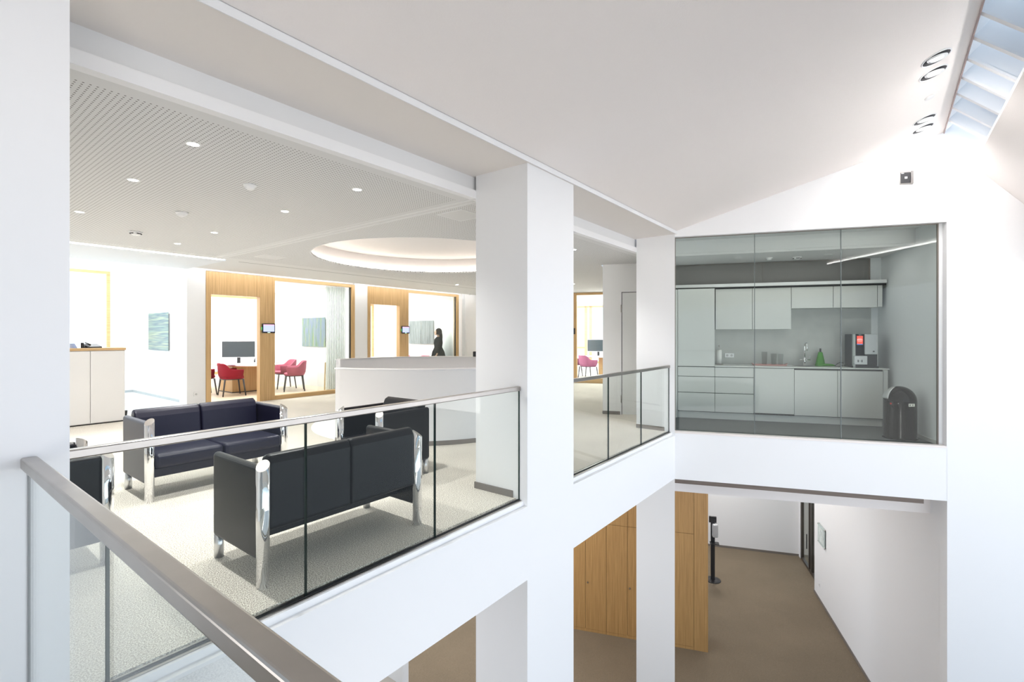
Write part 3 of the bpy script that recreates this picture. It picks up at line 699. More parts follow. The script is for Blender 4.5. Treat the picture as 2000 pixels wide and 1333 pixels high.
# base plate lamp / leaning board
t = tag(MB().extr([(-.02, 0), (.03, 0), (.19, .75), (.165, .75)], 'y', -.015, .015).build('wooden_board', M_oak, None, (7.42, 12.05, 0), .9), 'narrow wooden board leaning upright behind first office glass', 'board')
t = thing('sheer_curtain', 'pale sheer curtain hanging at right behind the first office glass', 'curtain', (7.50, 11.65, 0))
def curtain(par, W):
    b = MB(); n = 60; A = []; B = []
    for i in range(n+1):
        x = -W/2+W*i/n; y = .035*math.sin(i*1.15)
        A.append(b.bm.verts.new((x, y, .03))); B.append(b.bm.verts.new((x, y*.7, 2.8)))
    for i in range(n): b._f([A[i], A[i+1], B[i+1], B[i]], True)
    m, nt, bb = nmat('sheer voile'); bb.inputs['Base Color'].default_value = (.88, .93, .91, 1); bb.inputs['Transmission Weight'].default_value = 0; bb.inputs['Alpha'].default_value = .28; bb.inputs['Roughness'].default_value = .9
    o = b.build('voile', m, par, nor=False); s = o.modifiers.new('t', 'SOLIDIFY'); s.thickness = .002
    b = MB(); b.tube([(-W/2-.02, 0, 2.82), (W/2+.02, 0, 2.82)], .012, 8); b.build('track', M_white, par)
curtain(t, .55)
# rear office
pl = tub_chair('tub_chair', 'plum tub chair at the rear office table, nearer one', M_plum, gw(-2.62, 9.05), GROT+2.2+PI)
p2 = copy_tree(pl, None, 'plum tub chair behind the rear office table edge at left'); p2.location = gw(-3.3, 9.95); p2.rotation_euler.z = GROT-.9
t = table(*gw(-2.20, 9.8)[:2], 'pale round ended table with oak pedestal in the rear office', GROT, .85, .6, .28)

# sideboard at far left
t = thing('sideboard', 'tall white sideboard with oak top at far left of lounge', 'sideboard', (1.25, 10.50, 0), 0)
b = MB(); b.box(0, 1.41, .02, .50, .02, 1.24); b.build('carcass', M_sidew, t)
b = MB(); b.box(-.01, 1.42, -.01, .52, 1.24, 1.283); b.build('top', M_oakx, t, bev=.002)
for i in range(3):
    b = MB(); b.box(.004+i*.47, .466+i*.47, 0, .019, .03, 1.232); b.build('door', M_sidew, t, bev=.002)
b = MB(); b.box(.02, 1.39, .03, .48, 0, .02); b.build('plinth', M_black, t)
def phone_small(x, label):
    t = thing('telephone', label, 'telephone', (x, 10.72, 1.283), .2)
    b = MB(); b.extr([(-.08, 0), (.08, 0), (.08, .07), (-.08, .02)], 'x', -.1, .1); b.build('body', M_plast, t, bev=.005)
    b = MB(); b.tube([(-.07, -.07, .05), (-.07, .07, .09)], .016, 8); b.build('handset', M_plast, t)
phone_small(2.27, 'black desk telephone on the oak top of the sideboard')
t = tag(MB().extr([(-.05, 0), (.05, 0), (.05, .08), (.03, .08)], 'x', -.03, .03).build('card_holder', pbr('blue grey plastic', (.28, .33, .5), .5), None, (2.02, 10.7, 1.283), .3, bev=.004), 'small blue grey card holder at left on sideboard', 'card holder')
t = tag(MB().extr([(-.03, 0), (.06, 0), (.0, .09), (-.03, .09)], 'x', -.02, .02).build('card_holder', M_plast, None, (2.13, 10.7, 1.283), -.3, bev=.004), 'small dark card holder next to telephone on sideboard', 'card holder')
t = tag(MB().lathe([(0, 0), (.035, 0), (.045, .10), (.040, .10), (.03, .01), (0, .01)], (0, 0), 16).build('floor_caster', M_plast, None, (2.83, 11.2, 0)), 'small black object on the floor right of sideboard', 'caster')

# ------------------------------------------------------------------ reception counter ring
AJ0, AJ1 = math.radians(187), math.radians(107+360)
t = thing('reception_counter', 'round white reception counter under the glowing ceiling recess', 'counter', (CX, CY, 0))
b = MB(); b.lathe([(2.03, .0), (2.03, 1.015), (2.045, 1.03), (1.93, 1.03), (1.93, 0)], (0, 0), 96, AJ0, AJ1)
v = [q for q in b.bm.verts]
n5 = 97
for k in (0, 96): b._f([v[i*n5+k] for i in range(5)])
b.build('counter_wall', pbr('satin white counter', (.80, .80, .815), .5), t)
b = MB(); b.lathe([(1.925, 1.0301), (1.925, 1.042), (2.047, 1.042), (2.047, 1.0301)], (0, 0), 96, AJ0, AJ1)
v = [q for q in b.bm.verts]
for k in (0, 96): b._f([v[i*n5+k] for i in range(4)])
b.build('counter_top', pbr('warm white worktop', (.86, .84, .83), .35), t)
b = MB(); b.lathe([(2.036, 0), (2.036, .062), (2.03, .062)], (0, 0), 96, AJ0, AJ1); b.build('skirting', M_base, t)
b = MB(); b.lathe([(0, .0), (1.93, 0), (1.93, .004), (0, .004)], (CX, CY), 96)
tag(b.build('floor_ring', M_white), 'white round floor inset inside the reception counter', 'floor inset', None, 'structure')
# dark items on counter right (visible at column edge)
t = tag(MB().box(-.11, .11, -.05, .05, 0, .11).build('card_terminal', M_plast, None, (7.80, 6.85, 1.043), -.9, bev=.01), 'small dark device on the far counter rim by the middle column', 'device')
t = tag(MB().box(-.05, .05, -.03, .03, 0, .14).build('leaflet_holder', pbr('pale blue plastic', (.45, .6, .8), .4), None, (7.88, 6.62, 1.043), -.9, bev=.004), 'pale blue leaflet holder beside the dark device on counter rim', 'holder')

# ------------------------------------------------------------------ sofas
def post_full(par, x, y, h, dirx, diry, r=.037):
    """chrome post with obliquely cut top falling towards (dirx,diry)"""
    b = MB(); seg = 28; base = []; top = []; sl = .75
    for k in range(seg):
        c, s_ = math.cos(2*PI*k/seg), math.sin(2*PI*k/seg)
        base.append(b.bm.verts.new((x+r*c, y+r*s_, 0))); top.append(b.bm.verts.new((x+r*c, y+r*s_, h-sl*(r*c*dirx+r*s_*diry)-r*.4)))
    for k in range(seg): b._f([base[k], base[(k+1) % seg], top[(k+1) % seg], top[k]], True)
    b._f(base[::-1]); b.mi = 1; b._f(top)
    return b.build('chrome_post', [M_chrome, M_steel], par)
def foot(par, x, y, h=.22, r=.034):
    b = MB(); b.tube([(x, y, 0), (x, y, h)], r, 24); return b.build('chrome_foot', M_satin, par)
def sofa(name, label, loc, rz, W, D, seats, mat, backtop=.77, back_z0=.31, post_side=-1):
    """local: width along x, front = -y, back = +y ; posts on side post_side"""
    t = thing(name, label, 'sofa' if seats > 1 else 'armchair', loc, rz)
    hx, hy = W/2, D/2
    for sx in (-1, 1):
        b = MB(); y0, y1 = -hy, hy
        b.box(sx*hx-.028, sx*hx+.028, y0+.02, y1-.02+.03, .155, .718)
        b.build('arm', mat, t, bev=.027, seg=4)
        yp = post_side*hy
        post_full(t, sx*hx, yp, .735, sx*.7, post_side*.7)
        foot(t, sx*(hx-.012), -yp*.93, .165, .03)
    w = (W-.07)/seats
    for i in range(seats):
        x0 = -hx+.035+i*w
        b = MB(); yb = hy-.02
        b.extr([(yb-.13, .40), (yb-.0, back_z0), (yb+.03, back_z0+.02), (yb+.03, backtop-.05), (yb+.005, backtop-.005), (yb-.03, backtop), (yb-.075, backtop-.02), (yb-.10, backtop-.08)], 'x', x0+.003, x0+w-.003)
        b.build('back_cushion', mat, t, bev=.022, seg=4)
        b = MB(); b.box(x0+.003, x0+w-.003, -hy-.035, yb-.10, .285, .42)
        b.build('seat_cushion', mat, t, bev=.04, seg=4)
    b = MB(); b.box(-hx+.03, hx-.03, -hy+.02, hy-.2, .205, .29); b.build('seat_frame', mat, t, bev=.01)
    return t
sofa('sofa', 'black two seat sofa with chrome posts, back turned to the balustrade', (2.012, 3.27, 0), PI, 1.21, .66, 2, M_leather, .775, .31, 1)
sofa('sofa', 'navy black two seat sofa facing the balustrade, left of the counter', (2.115, 5.56, 0), 0, 1.23, .66, 2, M_navy, .77, .31, -1)
sofa('armchair', 'black armchair with chrome posts in front of the round counter', (3.345, 4.28, 0), -PI/2, .66, .64, 1, M_leather, .79, .25, -1)
sofa('armchair', 'black armchair with chrome posts cut off by the left column', (.605, 4.38, 0), PI/2, .66, .65, 1, M_leather, .79, .25, -1)

# ------------------------------------------------------------------ balustrades
def balustrade(label, x0, x1, joints, y=2.65, railx=None):
    t = thing('glass_balustrade', label, 'balustrade', (x0, y, 0))
    L = x1-x0; js = [0]+[j-x0 for j in joints]+[L]
    for a, c in zip(js, js[1:]):
        b = MB(); g0 = .004 if a > 0 else 0; g1 = .004 if c < L else 0
        b.box(a+g0, c-g1, -.008, .008, -.02, 1.005)
        for f in b.bm.faces:
            if abs(f.normal.y) < .5 or True: pass
        b.bm.faces.ensure_lookup_table(); bmesh.ops.recalc_face_normals(b.bm, faces=b.bm.faces)
        for f in b.bm.faces:
            if abs(f.normal.x) > .5: f.material_index = 1
        b.build('glass_panel', [M_glass, M_gedge], t)
    b = MB(); b.box(0, L, -.022, .022, .992, 1.032)
    b.build('handrail', M_steel, t, bev=.006)
    b = MB(); b.box(0, L, -.030, -.012, -.052, -.006); b.box(0, L, .012, .030, -.052, -.006); b.build('base_channel', M_steel, t)
    b = MB(); b.box(0, L, -.012, -.0085, -.04, -.002); b.box(0, L, .0085, .012, -.04, -.002); b.build('rubber_seal', M_black, t)
    return t
balustrade('glass balustrade with steel handrail in front of the lounge sofas', .475, 3.581, [1.512, 2.529])
balustrade('glass balustrade with steel handrail right of the middle column', 4.414, 7.496, [5.40, 6.404])
# near balustrade along Y at X=.35
t = thing('glass_balustrade', 'near glass balustrade whose handrail crosses the lower left corner', 'balustrade', (.355, 2.555, 0))
for a, c in ((0.002, 1.011), (1.015, 2.052), (2.056, 3.2), (3.204, 5.0)):
    b = MB(); b.box(-.004, .004, -c, -a, -.02, 1.01); bmesh.ops.recalc_face_normals(b.bm, faces=b.bm.faces)
    for f in b.bm.faces:
        if abs(f.normal.y) > .5: f.material_index = 1
    b.build('glass_panel', [M_glass, M_gedge], t)
b = MB(); b.box(-.024, .024, -5.0, 0, 1.0, 1.042); b.build('handrail', M_steel, t, bev=.007, seg=3)
b = MB(); b.box(-.035, -.0085, -5.0, 0, -.07, .0); b.box(.0085, .035, -5.0, 0, -.07, .0); b.build('base_channel', M_steel, t)
# near gallery slab
b = MB(); b.box(-1.3, .40, -3.0, 2.557, -.70, -.071)
struct('floor_gallery', b, M_carpet, 'gallery floor under the near balustrade', 'floor')

# ------------------------------------------------------------------ KITCHENETTE
def kthing(name, label, cat, s, d, z, group=None): return thing(name, label, cat, gw(s, d, z), GROT, group)
FR = 1.425
def base_unit(s0, s1, kind, label):
    t = kthing('base_cabinet', label, 'cabinet', s0, FR, 0, 'kitchenette base cabinets'); W = s1-s0
    b = MB(); b.box(0.001, W-.001, .022, .58, .12, .935); b.build('carcass', M_kgap, t)
    if kind == 'drawers':
        for z0, z1 in ((.155, .462), (.472, .752), (.762, .925)):
            b = MB(); b.box(.003, W-.003, 0, .02, z0-.022 if z0 < .2 else z0, z1); b.build('drawer', M_cabw, t, bev=.002)
    elif kind == 'dishwasher':
        b = MB(); b.box(.003, W-.003, 0, .02, .145, .925); b.build('door', M_cabw, t, bev=.002)
        b = MB(); b.box(.0, W, .004, .03, .118, .14); b.build('vent_gap', M_black, t)
    else:
        b = MB(); b.box(.003, W-.003, 0, .02, .133, .905); b.build('door', M_cabw, t, bev=.002)
    b = MB(); b.box(0, W, .045, .06, 0, .119); b.build('plinth', M_cabw, t)
    return t
base_unit(.092, .718, 'drawers', 'white three drawer base unit at the left end of the kitchenette')
base_unit(.718, 1.346, 'drawers', 'white three drawer base unit, second from left, below sockets')
base_unit(1.346, 1.976, 'dishwasher', 'white fronted dishwasher with dark gap, under the glass tray')
base_unit(1.976, 2.618, 'door', 'white single door base unit below the sink')
base_unit(2.618, 3.263, 'door', 'white single door base unit below the coffee machine')
t = tag(MB().box(0, .06, 0, .59, 0, .93).build('filler_panel', M_cabw, None, gw(3.267, FR, 0), GROT), 'narrow white filler panel closing the right end of the base units', 'panel')
t = tag(MB().box(0, .086, 0, .59, 0, 2.33).build('filler_panel', M_cabw, None, gw(.003, FR, 0), GROT), 'narrow white filler panel left of the full height cabinet', 'panel')
b = MB().box(0, 2.626, -.012, .592, 0, .02)
t = tag(b.build('worktop', pbr('pale grey worktop', (.66, .67, .64), .3), None, gw(.719, FR, .936), GROT, bev=.003), 'thin pale worktop running along the kitchenette', 'worktop')
t = kthing('tall_cabinet', 'full height white cabinet at left end above the drawers', 'cabinet', .092, FR, .938)
b = MB(); b.box(0, .625, .022, .58, 0, 1.395); b.build('carcass', M_cabw, t)
b = MB(); b.box(.003, .622, 0, .02, .003, 1.395); b.build('door', M_cabw, t, bev=.002)
def wall_unit(s0, s1, z0, label):
    t = kthing('wall_cabinet', label, 'cabinet', s0, 1.68, z0, 'kitchenette wall cabinets'); W = s1-s0; H = 2.338-z0
    b = MB(); b.box(.001, W-.001, .022, .338, 0, H); b.build('carcass', M_cabw, t)
    b = MB(); b.box(-.002, .002, .003, .022, 0, H); b.build('joint', M_kgap, t)
    b = MB(); b.box(.004, W-.003, 0, .021, .0, H); b.build('door', M_cabw, t, bev=.002)
wall_unit(.753, 1.367, 1.605, 'tall white wall cabinet next to the full height cabinet')
wall_unit(1.367, 1.989, 1.605, 'tall white wall cabinet above the glass tray')
wall_unit(1.989, 2.630, 1.970, 'short white wall cabinet above the tap')
wall_unit(2.630, 3.275, 1.970, 'short white wall cabinet above the coffee machine')
b = MB().box(0, .065, 0, .34, 0, .36)
tag(b.build('filler_panel', M_cabw, None, gw(3.28, 1.68, 1.975), GROT), 'small white filler right of the wall cabinets', 'panel')
b = gb(); b.box(0, WR, 1.70, 2.03, 2.338, 2.372)
struct('trim_10', b, M_black, 'dark shadow gap above the wall cabinets', 'trim', **G0)
b = gb(); b.box(0, 3.38, 1.60, 2.03, 2.372, 2.425)
struct('trim_11', b, M_ceilw, 'white ledge below the ventilation grille', 'trim', **G0)
b = gb(); b.box(0, WR, 1.90, 2.03, 2.425, 2.83)
struct('wall_kitchenette_top', b, M_kwall, 'grey wall strip above the ledge', 'wall', **G0)
m, nt, bb = nmat('perforated vent metal'); tc = N(nt, 'ShaderNodeTexCoord'); mp = N(nt, 'ShaderNodeMapping'); nt.links.new(tc.outputs['Object'], mp.inputs['Vector'])
mp.inputs['Scale'].default_value = (55, 55, 55); vo = N(nt, 'ShaderNodeTexVoronoi', i_Randomness=0.0); nt.links.new(mp.outputs[0], vo.inputs['Vector'])
cr = N(nt, 'ShaderNodeValToRGB'); nt.links.new(vo.outputs['Distance'], cr.inputs['Fac']); cr.color_ramp.elements[0].position = .35; cr.color_ramp.elements[1].position = .45
cr.color_ramp.elements[0].color = (.03, .03, .03, 1); cr.color_ramp.elements[1].color = (.36, .345, .33, 1); nt.links.new(cr.outputs[0], bb.inputs['Base Color']); bb.inputs['Roughness'].default_value = .5
t = kthing('ventilation_grille', 'long dark perforated ventilation grille above kitchenette cabinets', 'grille', 0.01, 1.86, 2.43)
b = MB(); b.box(0.0, 3.20, 0, .03, 0, .39); b.build('perforated_plate', m, t)
b = MB(); b.box(-.0, 3.225, -.006, .0, .378, .39); b.box(3.20, 3.225, -.006, .03, 0, .39); b.box(1.55, 1.56, -.006, 0, 0, .39); b.build('frame', M_base, t)
b = MB().box(0, 2.55, 0, .008, 0, 1.03)
tag(b.build('splashback', M_conc, None, gw(.755, 2.0205, .958), GROT), 'grey stone look splashback between worktop and wall cabinets', 'splashback')
# tap
ZW = .956
t = kthing('kitchen_tap', 'tall chrome swan neck tap with cross handles at the sink', 'tap', 2.25, 1.90, ZW)
b = MB(); b.tube([(0, 0, 0), (0, 0, .33)] + [(-.0, -.075+.075*math.cos(a), .33+.085*math.sin(a)) for a in [PI*i/10 for i in range(1, 11)]] + [(0, -.15, .27)], .013, 14); b.build('spout', M_chrome, t)
b = MB(); b.tube([(0, 0, 0), (0, 0, .15)], .021, 16); b.build('body', M_chrome, t)
b = MB(); b.tube([(-.08, 0, .105), (.09, 0, .105)], .011, 12); b.tube([(.075, 0, .105), (.085, -.005, .17)], .006, 8); b.build('handles', M_chrome, t)
t = kthing('sink', 'shallow steel sink set in the worktop below the tap', 'sink', 2.15, 1.55, ZW)
b = MB(); b.box(-.10, .24, .0, .30, .0, .006); b.build('rim', M_steel, t, bev=.002)
b = MB(); b.box(-.06, .20, .03, .27, .0061, .0065); b.build('bowl', pbr('shaded steel bowl', (.12, .12, .12), .3, .8), t)
# bottle with cloth
t = kthing('green_cloth', 'green cleaning cloth draped over a bottle beside the tap', 'cloth', 2.485, 1.86, ZW+.001)
b = MB(); n = 36; prof = [(.072, 0.0), (.070, .03), (.058, .11), (.042, .19), (.034, .235), (.026, .245)]
rows = []
for j, (r, z) in enumerate(prof):
    rows.append([b.bm.verts.new((r*(1+.13*math.sin(5*a+j*.4)*(1-j/6))*math.cos(a), r*(1+.13*math.sin(5*a+j*.4)*(1-j/6))*math.sin(a)*.7, z)) for a in [2*PI*k/n for k in range(n)]])
for A, B in zip(rows, rows[1:]):
    for k in range(n): b._f([A[k], A[(k+1) % n], B[(k+1) % n], B[k]], True)
b.build('draped_cloth', M_green, t)
b = MB(); b.tube([(.02, -.03, .023), (.10, -.05, .023), (.17, -.04, .019), (.21, -.045, .011)], [.02, .022, .018, .010], 10); b.build('cloth_corner', M_green, t)
b = tag(MB().lathe([(0, 0), (.024, 0), (.024, .22), (.016, .25), (.016, .31), (0, .31)], (0, 0), 20).build('bottle', pbr('dark bottle', (.05, .055, .05), .3), None, gw(2.485, 1.86, ZW)), 'dark capped bottle standing under the green cloth', 'bottle')
# towel holder
t = kthing('paper_towel_stand', 'white paper towel roll on a steel stand beside the tall cabinet', 'paper towel', .83, 1.80, ZW)
b = MB(); b.lathe([(0, 0), (.07, 0), (.07, .012), (0, .014)], (0, 0), 24); b.build('base', M_steel, t)
b = MB(); b.tube([(0, 0, .01), (0, 0, .33)]+[(0, .0, .35)], .005, 8); b.sphere((0, 0, .345), .014, .014, .018); b.build('rod', M_steel, t)
b = MB(); b.lathe([(.018, .02), (.045, .02), (.045, .27), (.018, .27)], (0, 0), 28); b.build('roll', pbr('paper', (.8, .8, .77), .9), t)
# tray and tumblers
t = kthing('serving_tray', 'low pink serving tray with three tumblers on the worktop', 'tray', 1.66, 1.78, ZW)
b = MB(); b.box(-.26, .26, -.10, .10, .0, .008); b.box(-.26, .26, -.10, -.092, .008, .022); b.box(-.26, .26, .092, .10, .008, .022); b.build('tray_body', M_pink, t, bev=.002)
for sx in (-1, 1):
    b = MB(); b.tube([(sx*.255, -.05, .02), (sx*.285, -.03, .035), (sx*.285, .03, .035), (sx*.255, .05, .02)], .005, 8); b.build('handle', M_pink, t)
def tumbler(s, d, h, r, label):
    t = tag(MB().lathe([(0, 0), (r*.8, 0), (r, h), (r-.003, h), (r*.8-.004, .008), (0, .008)], (0, 0), 24).build('tumbler', M_clearg, None, gw(s, d, ZW+.009), GROT), label, 'glass', 'tumblers on the pink tray')
tumbler(1.58, 1.78, .235, .050, 'tallest clear tumbler at left on pink tray')
tumbler(1.735, 1.80, .20, .050, 'clear tumbler in the middle on pink tray')
tumbler(1.84, 1.78, .20, .047, 'clear tumbler at right end of pink tray')
# coffee machine
t = kthing('coffee_machine', 'black and silver coffee machine at the right end of worktop', 'coffee machine', 2.87, 1.50, ZW)
b = MB(); b.box(0, .345, .02, .40, .03, .56); b.build('housing', M_plast, t, bev=.006)
b = MB(); b.box(-.01, .36, .0, .40, 0, .03); b.build('base', M_plast, t, bev=.004)
b = MB(); b.box(-.006, .028, .0, .045, .0, .56); b.build('side_trim', pbr('pale grey trim', (.45, .48, .46), .4), t)
b = MB(); b.box(.158, .345, -.012, .02, .225, .56); b.build('milk_panel', M_silver, t, bev=.008)
b = MB(); b.box(.0, .19, -.03, .02, .055, .20); b.build('drip_drawer', M_silver, t, bev=.008)
for x in (.05, .105):
    b = MB(); b.box(x, x+.012, -.034, -.028, .095, .135); b.build('vent_slot', M_plast, t)
b = MB(); b.box(.05, .12, -.033, -.029, .112, .116); b.build('vent_line', M_plast, t)
b = MB(); b.box(.028, .158, .010, .02, .205, .56); b.build('front_glass', M_blkgloss, t)
b = MB(); b.box(.052, .135, .004, .009, .40, .53); b.build('screen', emis('red screen', (.85, .09, .06), .8), t)
b = MB(); b.box(.056, .131, .002, .0035, .462, .468); b.sphere((.06, .002, .465), .006, .002, .006, 8, 6); b.box(.062, .125, .002, .0035, .440, .443); b.box(.066, .12, .002, .0035, .482, .485); b.build('screen_lines', emis('screen white', (1, .9, .9), .8), t)
b = MB(); b.box(.052, .135, .004, .009, .385, .398); b.build('screen_footer', emis('blue footer', (.2, .3, .7), .6), t)
b = MB(); b.box(.075, .115, .006, .012, .545, .550); b.build('badge', M_silver, t)
b = MB(); b.box(.27, .295, -.016, -.011, .265, .285); b.build('button', M_plast, t)
t = tag(MB().tube([(2.82, 1.80, ZW+.06), (2.76, 1.76, ZW+.075), (2.70, 1.72, ZW+.05), (2.66, 1.70, ZW+.012), (2.72, 1.68, ZW+.008), (2.80, 1.70, ZW+.03)], .006, 8).build('power_cable', M_plast, None, C0, GROT), 'black cable curling beside the coffee machine', 'cable')
# bin
t = kthing('trash_bin', 'glossy black dome topped bin with chrome flap in the kitchenette', 'bin', 3.13, .52, 0)
R_ = .197
b = MB(); b.lathe([(0, 0), (R_+.012, 0), (R_+.012, .02), (R_, .022), (R_, .545), (0, .545)], (0, 0), 48); b.build('body', M_blkgloss, t)
b = MB(); b.lathe([(R_, .548)]+[(R_*math.cos(a), .55+.205*math.sin(a)) for a in [PI/2*i/12 for i in range(1, 13)]], (0, 0), 48); b.build('dome', M_blkgloss, t)
b = MB(); rr = R_+.004   # flap patch on the dome, facing the camera side left
A = []
for i in range(9):
    el = math.radians(6+60*i/8)
    A.append([b.bm.verts.new((rr*math.cos(el)*math.cos(az), rr*math.cos(el)*math.sin(az), .55+.209*math.sin(el))) for az in [math.radians(163+44*j/8) for j in range(9)]])
for P_, Q_ in zip(A, A[1:]):
    for j in range(8): b._f([P_[j], P_[j+1], Q_[j+1], Q_[j]], True)
o = b.build('chrome_flap', M_satin, t); so = o.modifiers.new('t', 'SOLIDIFY'); so.thickness = .004; so.offset = 1
b = MB(); b.obox(-.045, .045, -.0015, .0015, -.02, .02, Matrix.Translation((R_*.35, -R_*.945, .505)) @ Matrix.Rotation(.35, 4, 'Z')); o = b.build('sticker', pbr('sticker', (.72, .70, .62), .6), t)
b = MB(); M__ = Matrix.Translation((R_*.35, -R_*.945, .505)) @ Matrix.Rotation(.35, 4, 'Z')
for k, (x, w_) in enumerate(((-.036, .006), (-.027, .005), (-.019, .004), (.005, .006), (.014, .005))): b.obox(x, x+w_, -.003, -.0016, -.009, .010, M__)
b.build('sticker_print', M_plast, t)
b = MB(); b.sphere((-R_*.80, -R_*.62, .51), .010, .010, .013, 10, 8); b.build('red_badge', pbr('red badge', (.6, .05, .05), .4), t)
b = MB(); b.sphere((-R_*.45, -R_*.905, .52), .006, .006, .006, 8, 6); b.build('rivet', M_chrome, t)
# ceiling devices
def detector(loc, label, slots=False, s=1., cat='smoke detector'):
    t = thing('smoke_detector', label, cat, loc)
    b = MB(); b.lathe([(0, 0), (.058*s, 0), (.060*s, -.012), (.050*s, -.022), (0, -.022)], (0, 0), 28); b.build('base', M_white, t)
    b = MB(); b.lathe([(.045*s, -.020), (.042*s, -.034), (.026*s, -.046), (0, -.048)], (0, 0), 28); b.build('head', M_white, t)
    if slots:
        for k in range(4):
            a = k*PI/2+.4; b = MB(); b.obox(-.024*s, .024*s, -.003, .003, -.032, -.022, Matrix.Rotation(a, 4, 'Z') @ Matrix.Translation((0, -.046*s, 0))); b.build('slot', M_black, t)
    return t
detector((2.034, 4.487, ZC), 'small round sensor on lounge ceiling nearest the balustrade', False, .9)
detector((2.041, 6.088, ZC), 'round smoke detector in the middle of the lounge ceiling', False, 1.0)
detector((2.063, 7.708, ZC), 'slotted smoke detector near the long ceiling light', True, 1.25)
detector(gw(2.01, 1.40, 2.83), 'slotted smoke detector on kitchenette ceiling', True, 1.2)
detector(gw(1.57, 1.33, 2.83), 'plain detector left of the slotted one in kitchenette', False, .9)
detector((9.9, 10.5, ZC), 'tiny ceiling sensor in front of the second office, left', False, .8)
detector((11.66, 10.6, ZC), 'tiny ceiling sensor in front of the second office, right', False, .8)
for s, d in ((1.08, 1.26), (2.44, 1.28)):
    b = MB(); b.lathe([(0, 0), (.06, 0), (.062, -.006), (.05, -.008), (0, -.008)], (0, 0), 28)
    tag(b.build('ceiling_speaker', M_white, None, gw(s, d, 2.83)), 'flat round plate on kitchenette ceiling, %s one' % ('left' if s < 2 else 'right'), 'speaker', None)
def hatch(x, y, w_, h_, label):
    t = thing('ceiling_hatch', label, 'hatch', (x, y, ZC-.0))
    b = MB(); b.box(-w_/2, w_/2, -h_/2, h_/2, -.004, -.0005); b.build('panel', M_ceil, t)
    b = MB()
    for q in ((-w_/2-.02, -w_/2, -h_/2-.02, h_/2+.02), (w_/2, w_/2+.02, -h_/2-.02, h_/2+.02), (-w_/2, w_/2, -h_/2-.02, -h_/2), (-w_/2, w_/2, h_/2, h_/2+.02)): b.box(*q, -.006, 0)
    b.build('frame', M_ceilw, t)
hatch(3.98, 3.75, .35, .35, 'square access hatch in ceiling beside middle column')
hatch(4.12, 8.35, .35, .35, 'square access hatch in ceiling left of the round recess')
# downlights
DL = [(1.36, 3.85), (1.36, 5.15), (1.36, 6.95), (2.70, 3.85), (2.70, 5.15), (2.70, 6.95), (2.70, 8.216), (1.36, 8.216), (6.66, 3.857), (11.1, 6.45), (10.0, 4.6), (9.4, 9.0)]
nm = ['first row nearest balustrade', 'first row second from balustrade', 'first row third from balustrade beside left column', 'second row nearest balustrade, right of the sensor', 'second row second from balustrade', 'second row third from balustrade', 'second row farthest, small and near the long light', 'first row farthest', 'just right of the middle column, near balustrade', 'far one right of the middle column', 'rear corridor one', 'one before the second office']
dl0 = None
for i, (x, y) in enumerate(DL):
    if dl0 is None:
        dl0 = thing('downlight', '', 'downlight', (x, y, ZC), 0, 'round lounge downlights')
        b = MB(); b.lathe([(.036, 0), (.036, -.003), (.046, -.003), (.048, 0)], (0, 0), 24); b.build('trim_ring', M_white, dl0)
        b = MB(); b.lathe([(0, -.0015), (.036, -.0015), (.036, -.0005), (0, -.0005)], (0, 0), 24); b.build('lens', M_lamp, dl0)
        o = dl0
    else: o = copy_tree(dl0)
    o.location = (x, y, ZC); o['label'] = 'round bright recessed downlight in lounge ceiling, '+nm[i]
    spot('downlight_beam', (x, y, ZC-.02), 66, 2.15, 1.0, (1, .985, .97))
# gable speaker box
t = thing('emergency_unit', 'square black recessed unit with steel frame high on gable', 'alarm unit', gw(2.995, 0, 3.647), GROT)
b = MB(); b.box(-.075, .075, -.010, 0.002, -.088, .088); b.box(.045, .075, -.03, 0, -.088, .088); b.build('frame', M_steel, t)
b = MB(); b.box(-.066, .044, -.016, -.0, -.072, .072); b.build('face', M_plast, t, bev=.003)
b = MB(); b.box(-.022, .008, -.019, -.0155, -.014, .014); b.build('logo_plate', M_silver, t)
b = MB(); b.box(-.06, -.03, -.019, -.0155, .058, .066); b.build('marking', M_silver, t)
# ring spots in sloped ceiling
sl = math.atan2(RZ-3.105, 2.53-RY)   # pitch
def ringspot(x, y, label, pw):
    t = thing('recessed_spotlight', label, 'spotlight', (x, y, roofz(y)), 0, 'round gimbal spotlights by the skylight'); t.rotation_euler = (-sl, 0, 0)
    b = MB(); b.lathe([(.108, -.001), (.108, -.008), (.117, -.006), (.119, -.001)], (0, 0), 40); b.build('outer_ring', M_white, t)
    b = MB(); b.lathe([(0, -.002), (.108, -.002), (.108, -.0005), (0, -.0005)], (0, 0), 40); b.build('recess', M_dark, t)
    g = MB(); g.lathe([(.050, -.006), (.060, -.016), (.084, -.012), (.086, -.004)], (0, 0), 40); o = g.build('gimbal_ring', M_white, t); o.rotation_euler = (.18, -.10, 0)
    g = MB(); g.lathe([(0, -.012), (.052, -.012), (.052, -.010), (0, -.010)], (0, 0), 32); o = g.build('lens', M_spot, t); o.rotation_euler = (.18, -.10, 0)
    spot('gimbal_beam', (x, y, roofz(y)-.07), pw, 2.8, 1.0, (1, .97, .95), (.6, -.1, -1), .08)
ringspot(6.113, -.40, 'round gimbal spotlight in sloped ceiling, nearest of the four', 14)
ringspot(6.45, -.40, 'round gimbal spotlight in sloped ceiling, second nearest', 14)
ringspot(7.781, -.40, 'round gimbal spotlight in sloped ceiling, third toward the gable', 14)
ringspot(8.098, -.40, 'round gimbal spotlight in sloped ceiling, closest to the gable', 14)
b = MB(); b.lathe([(0, 0), (.045, 0), (.045, -.012), (0, -.014)], (0, 0), 24)
o = b.build('ceiling_sensor', M_white, None, (7.087, -.406, roofz(-.406))); o.rotation_euler = (-sl, 0, 0); tag(o, 'small white sensor between the two spotlight pairs', 'sensor')

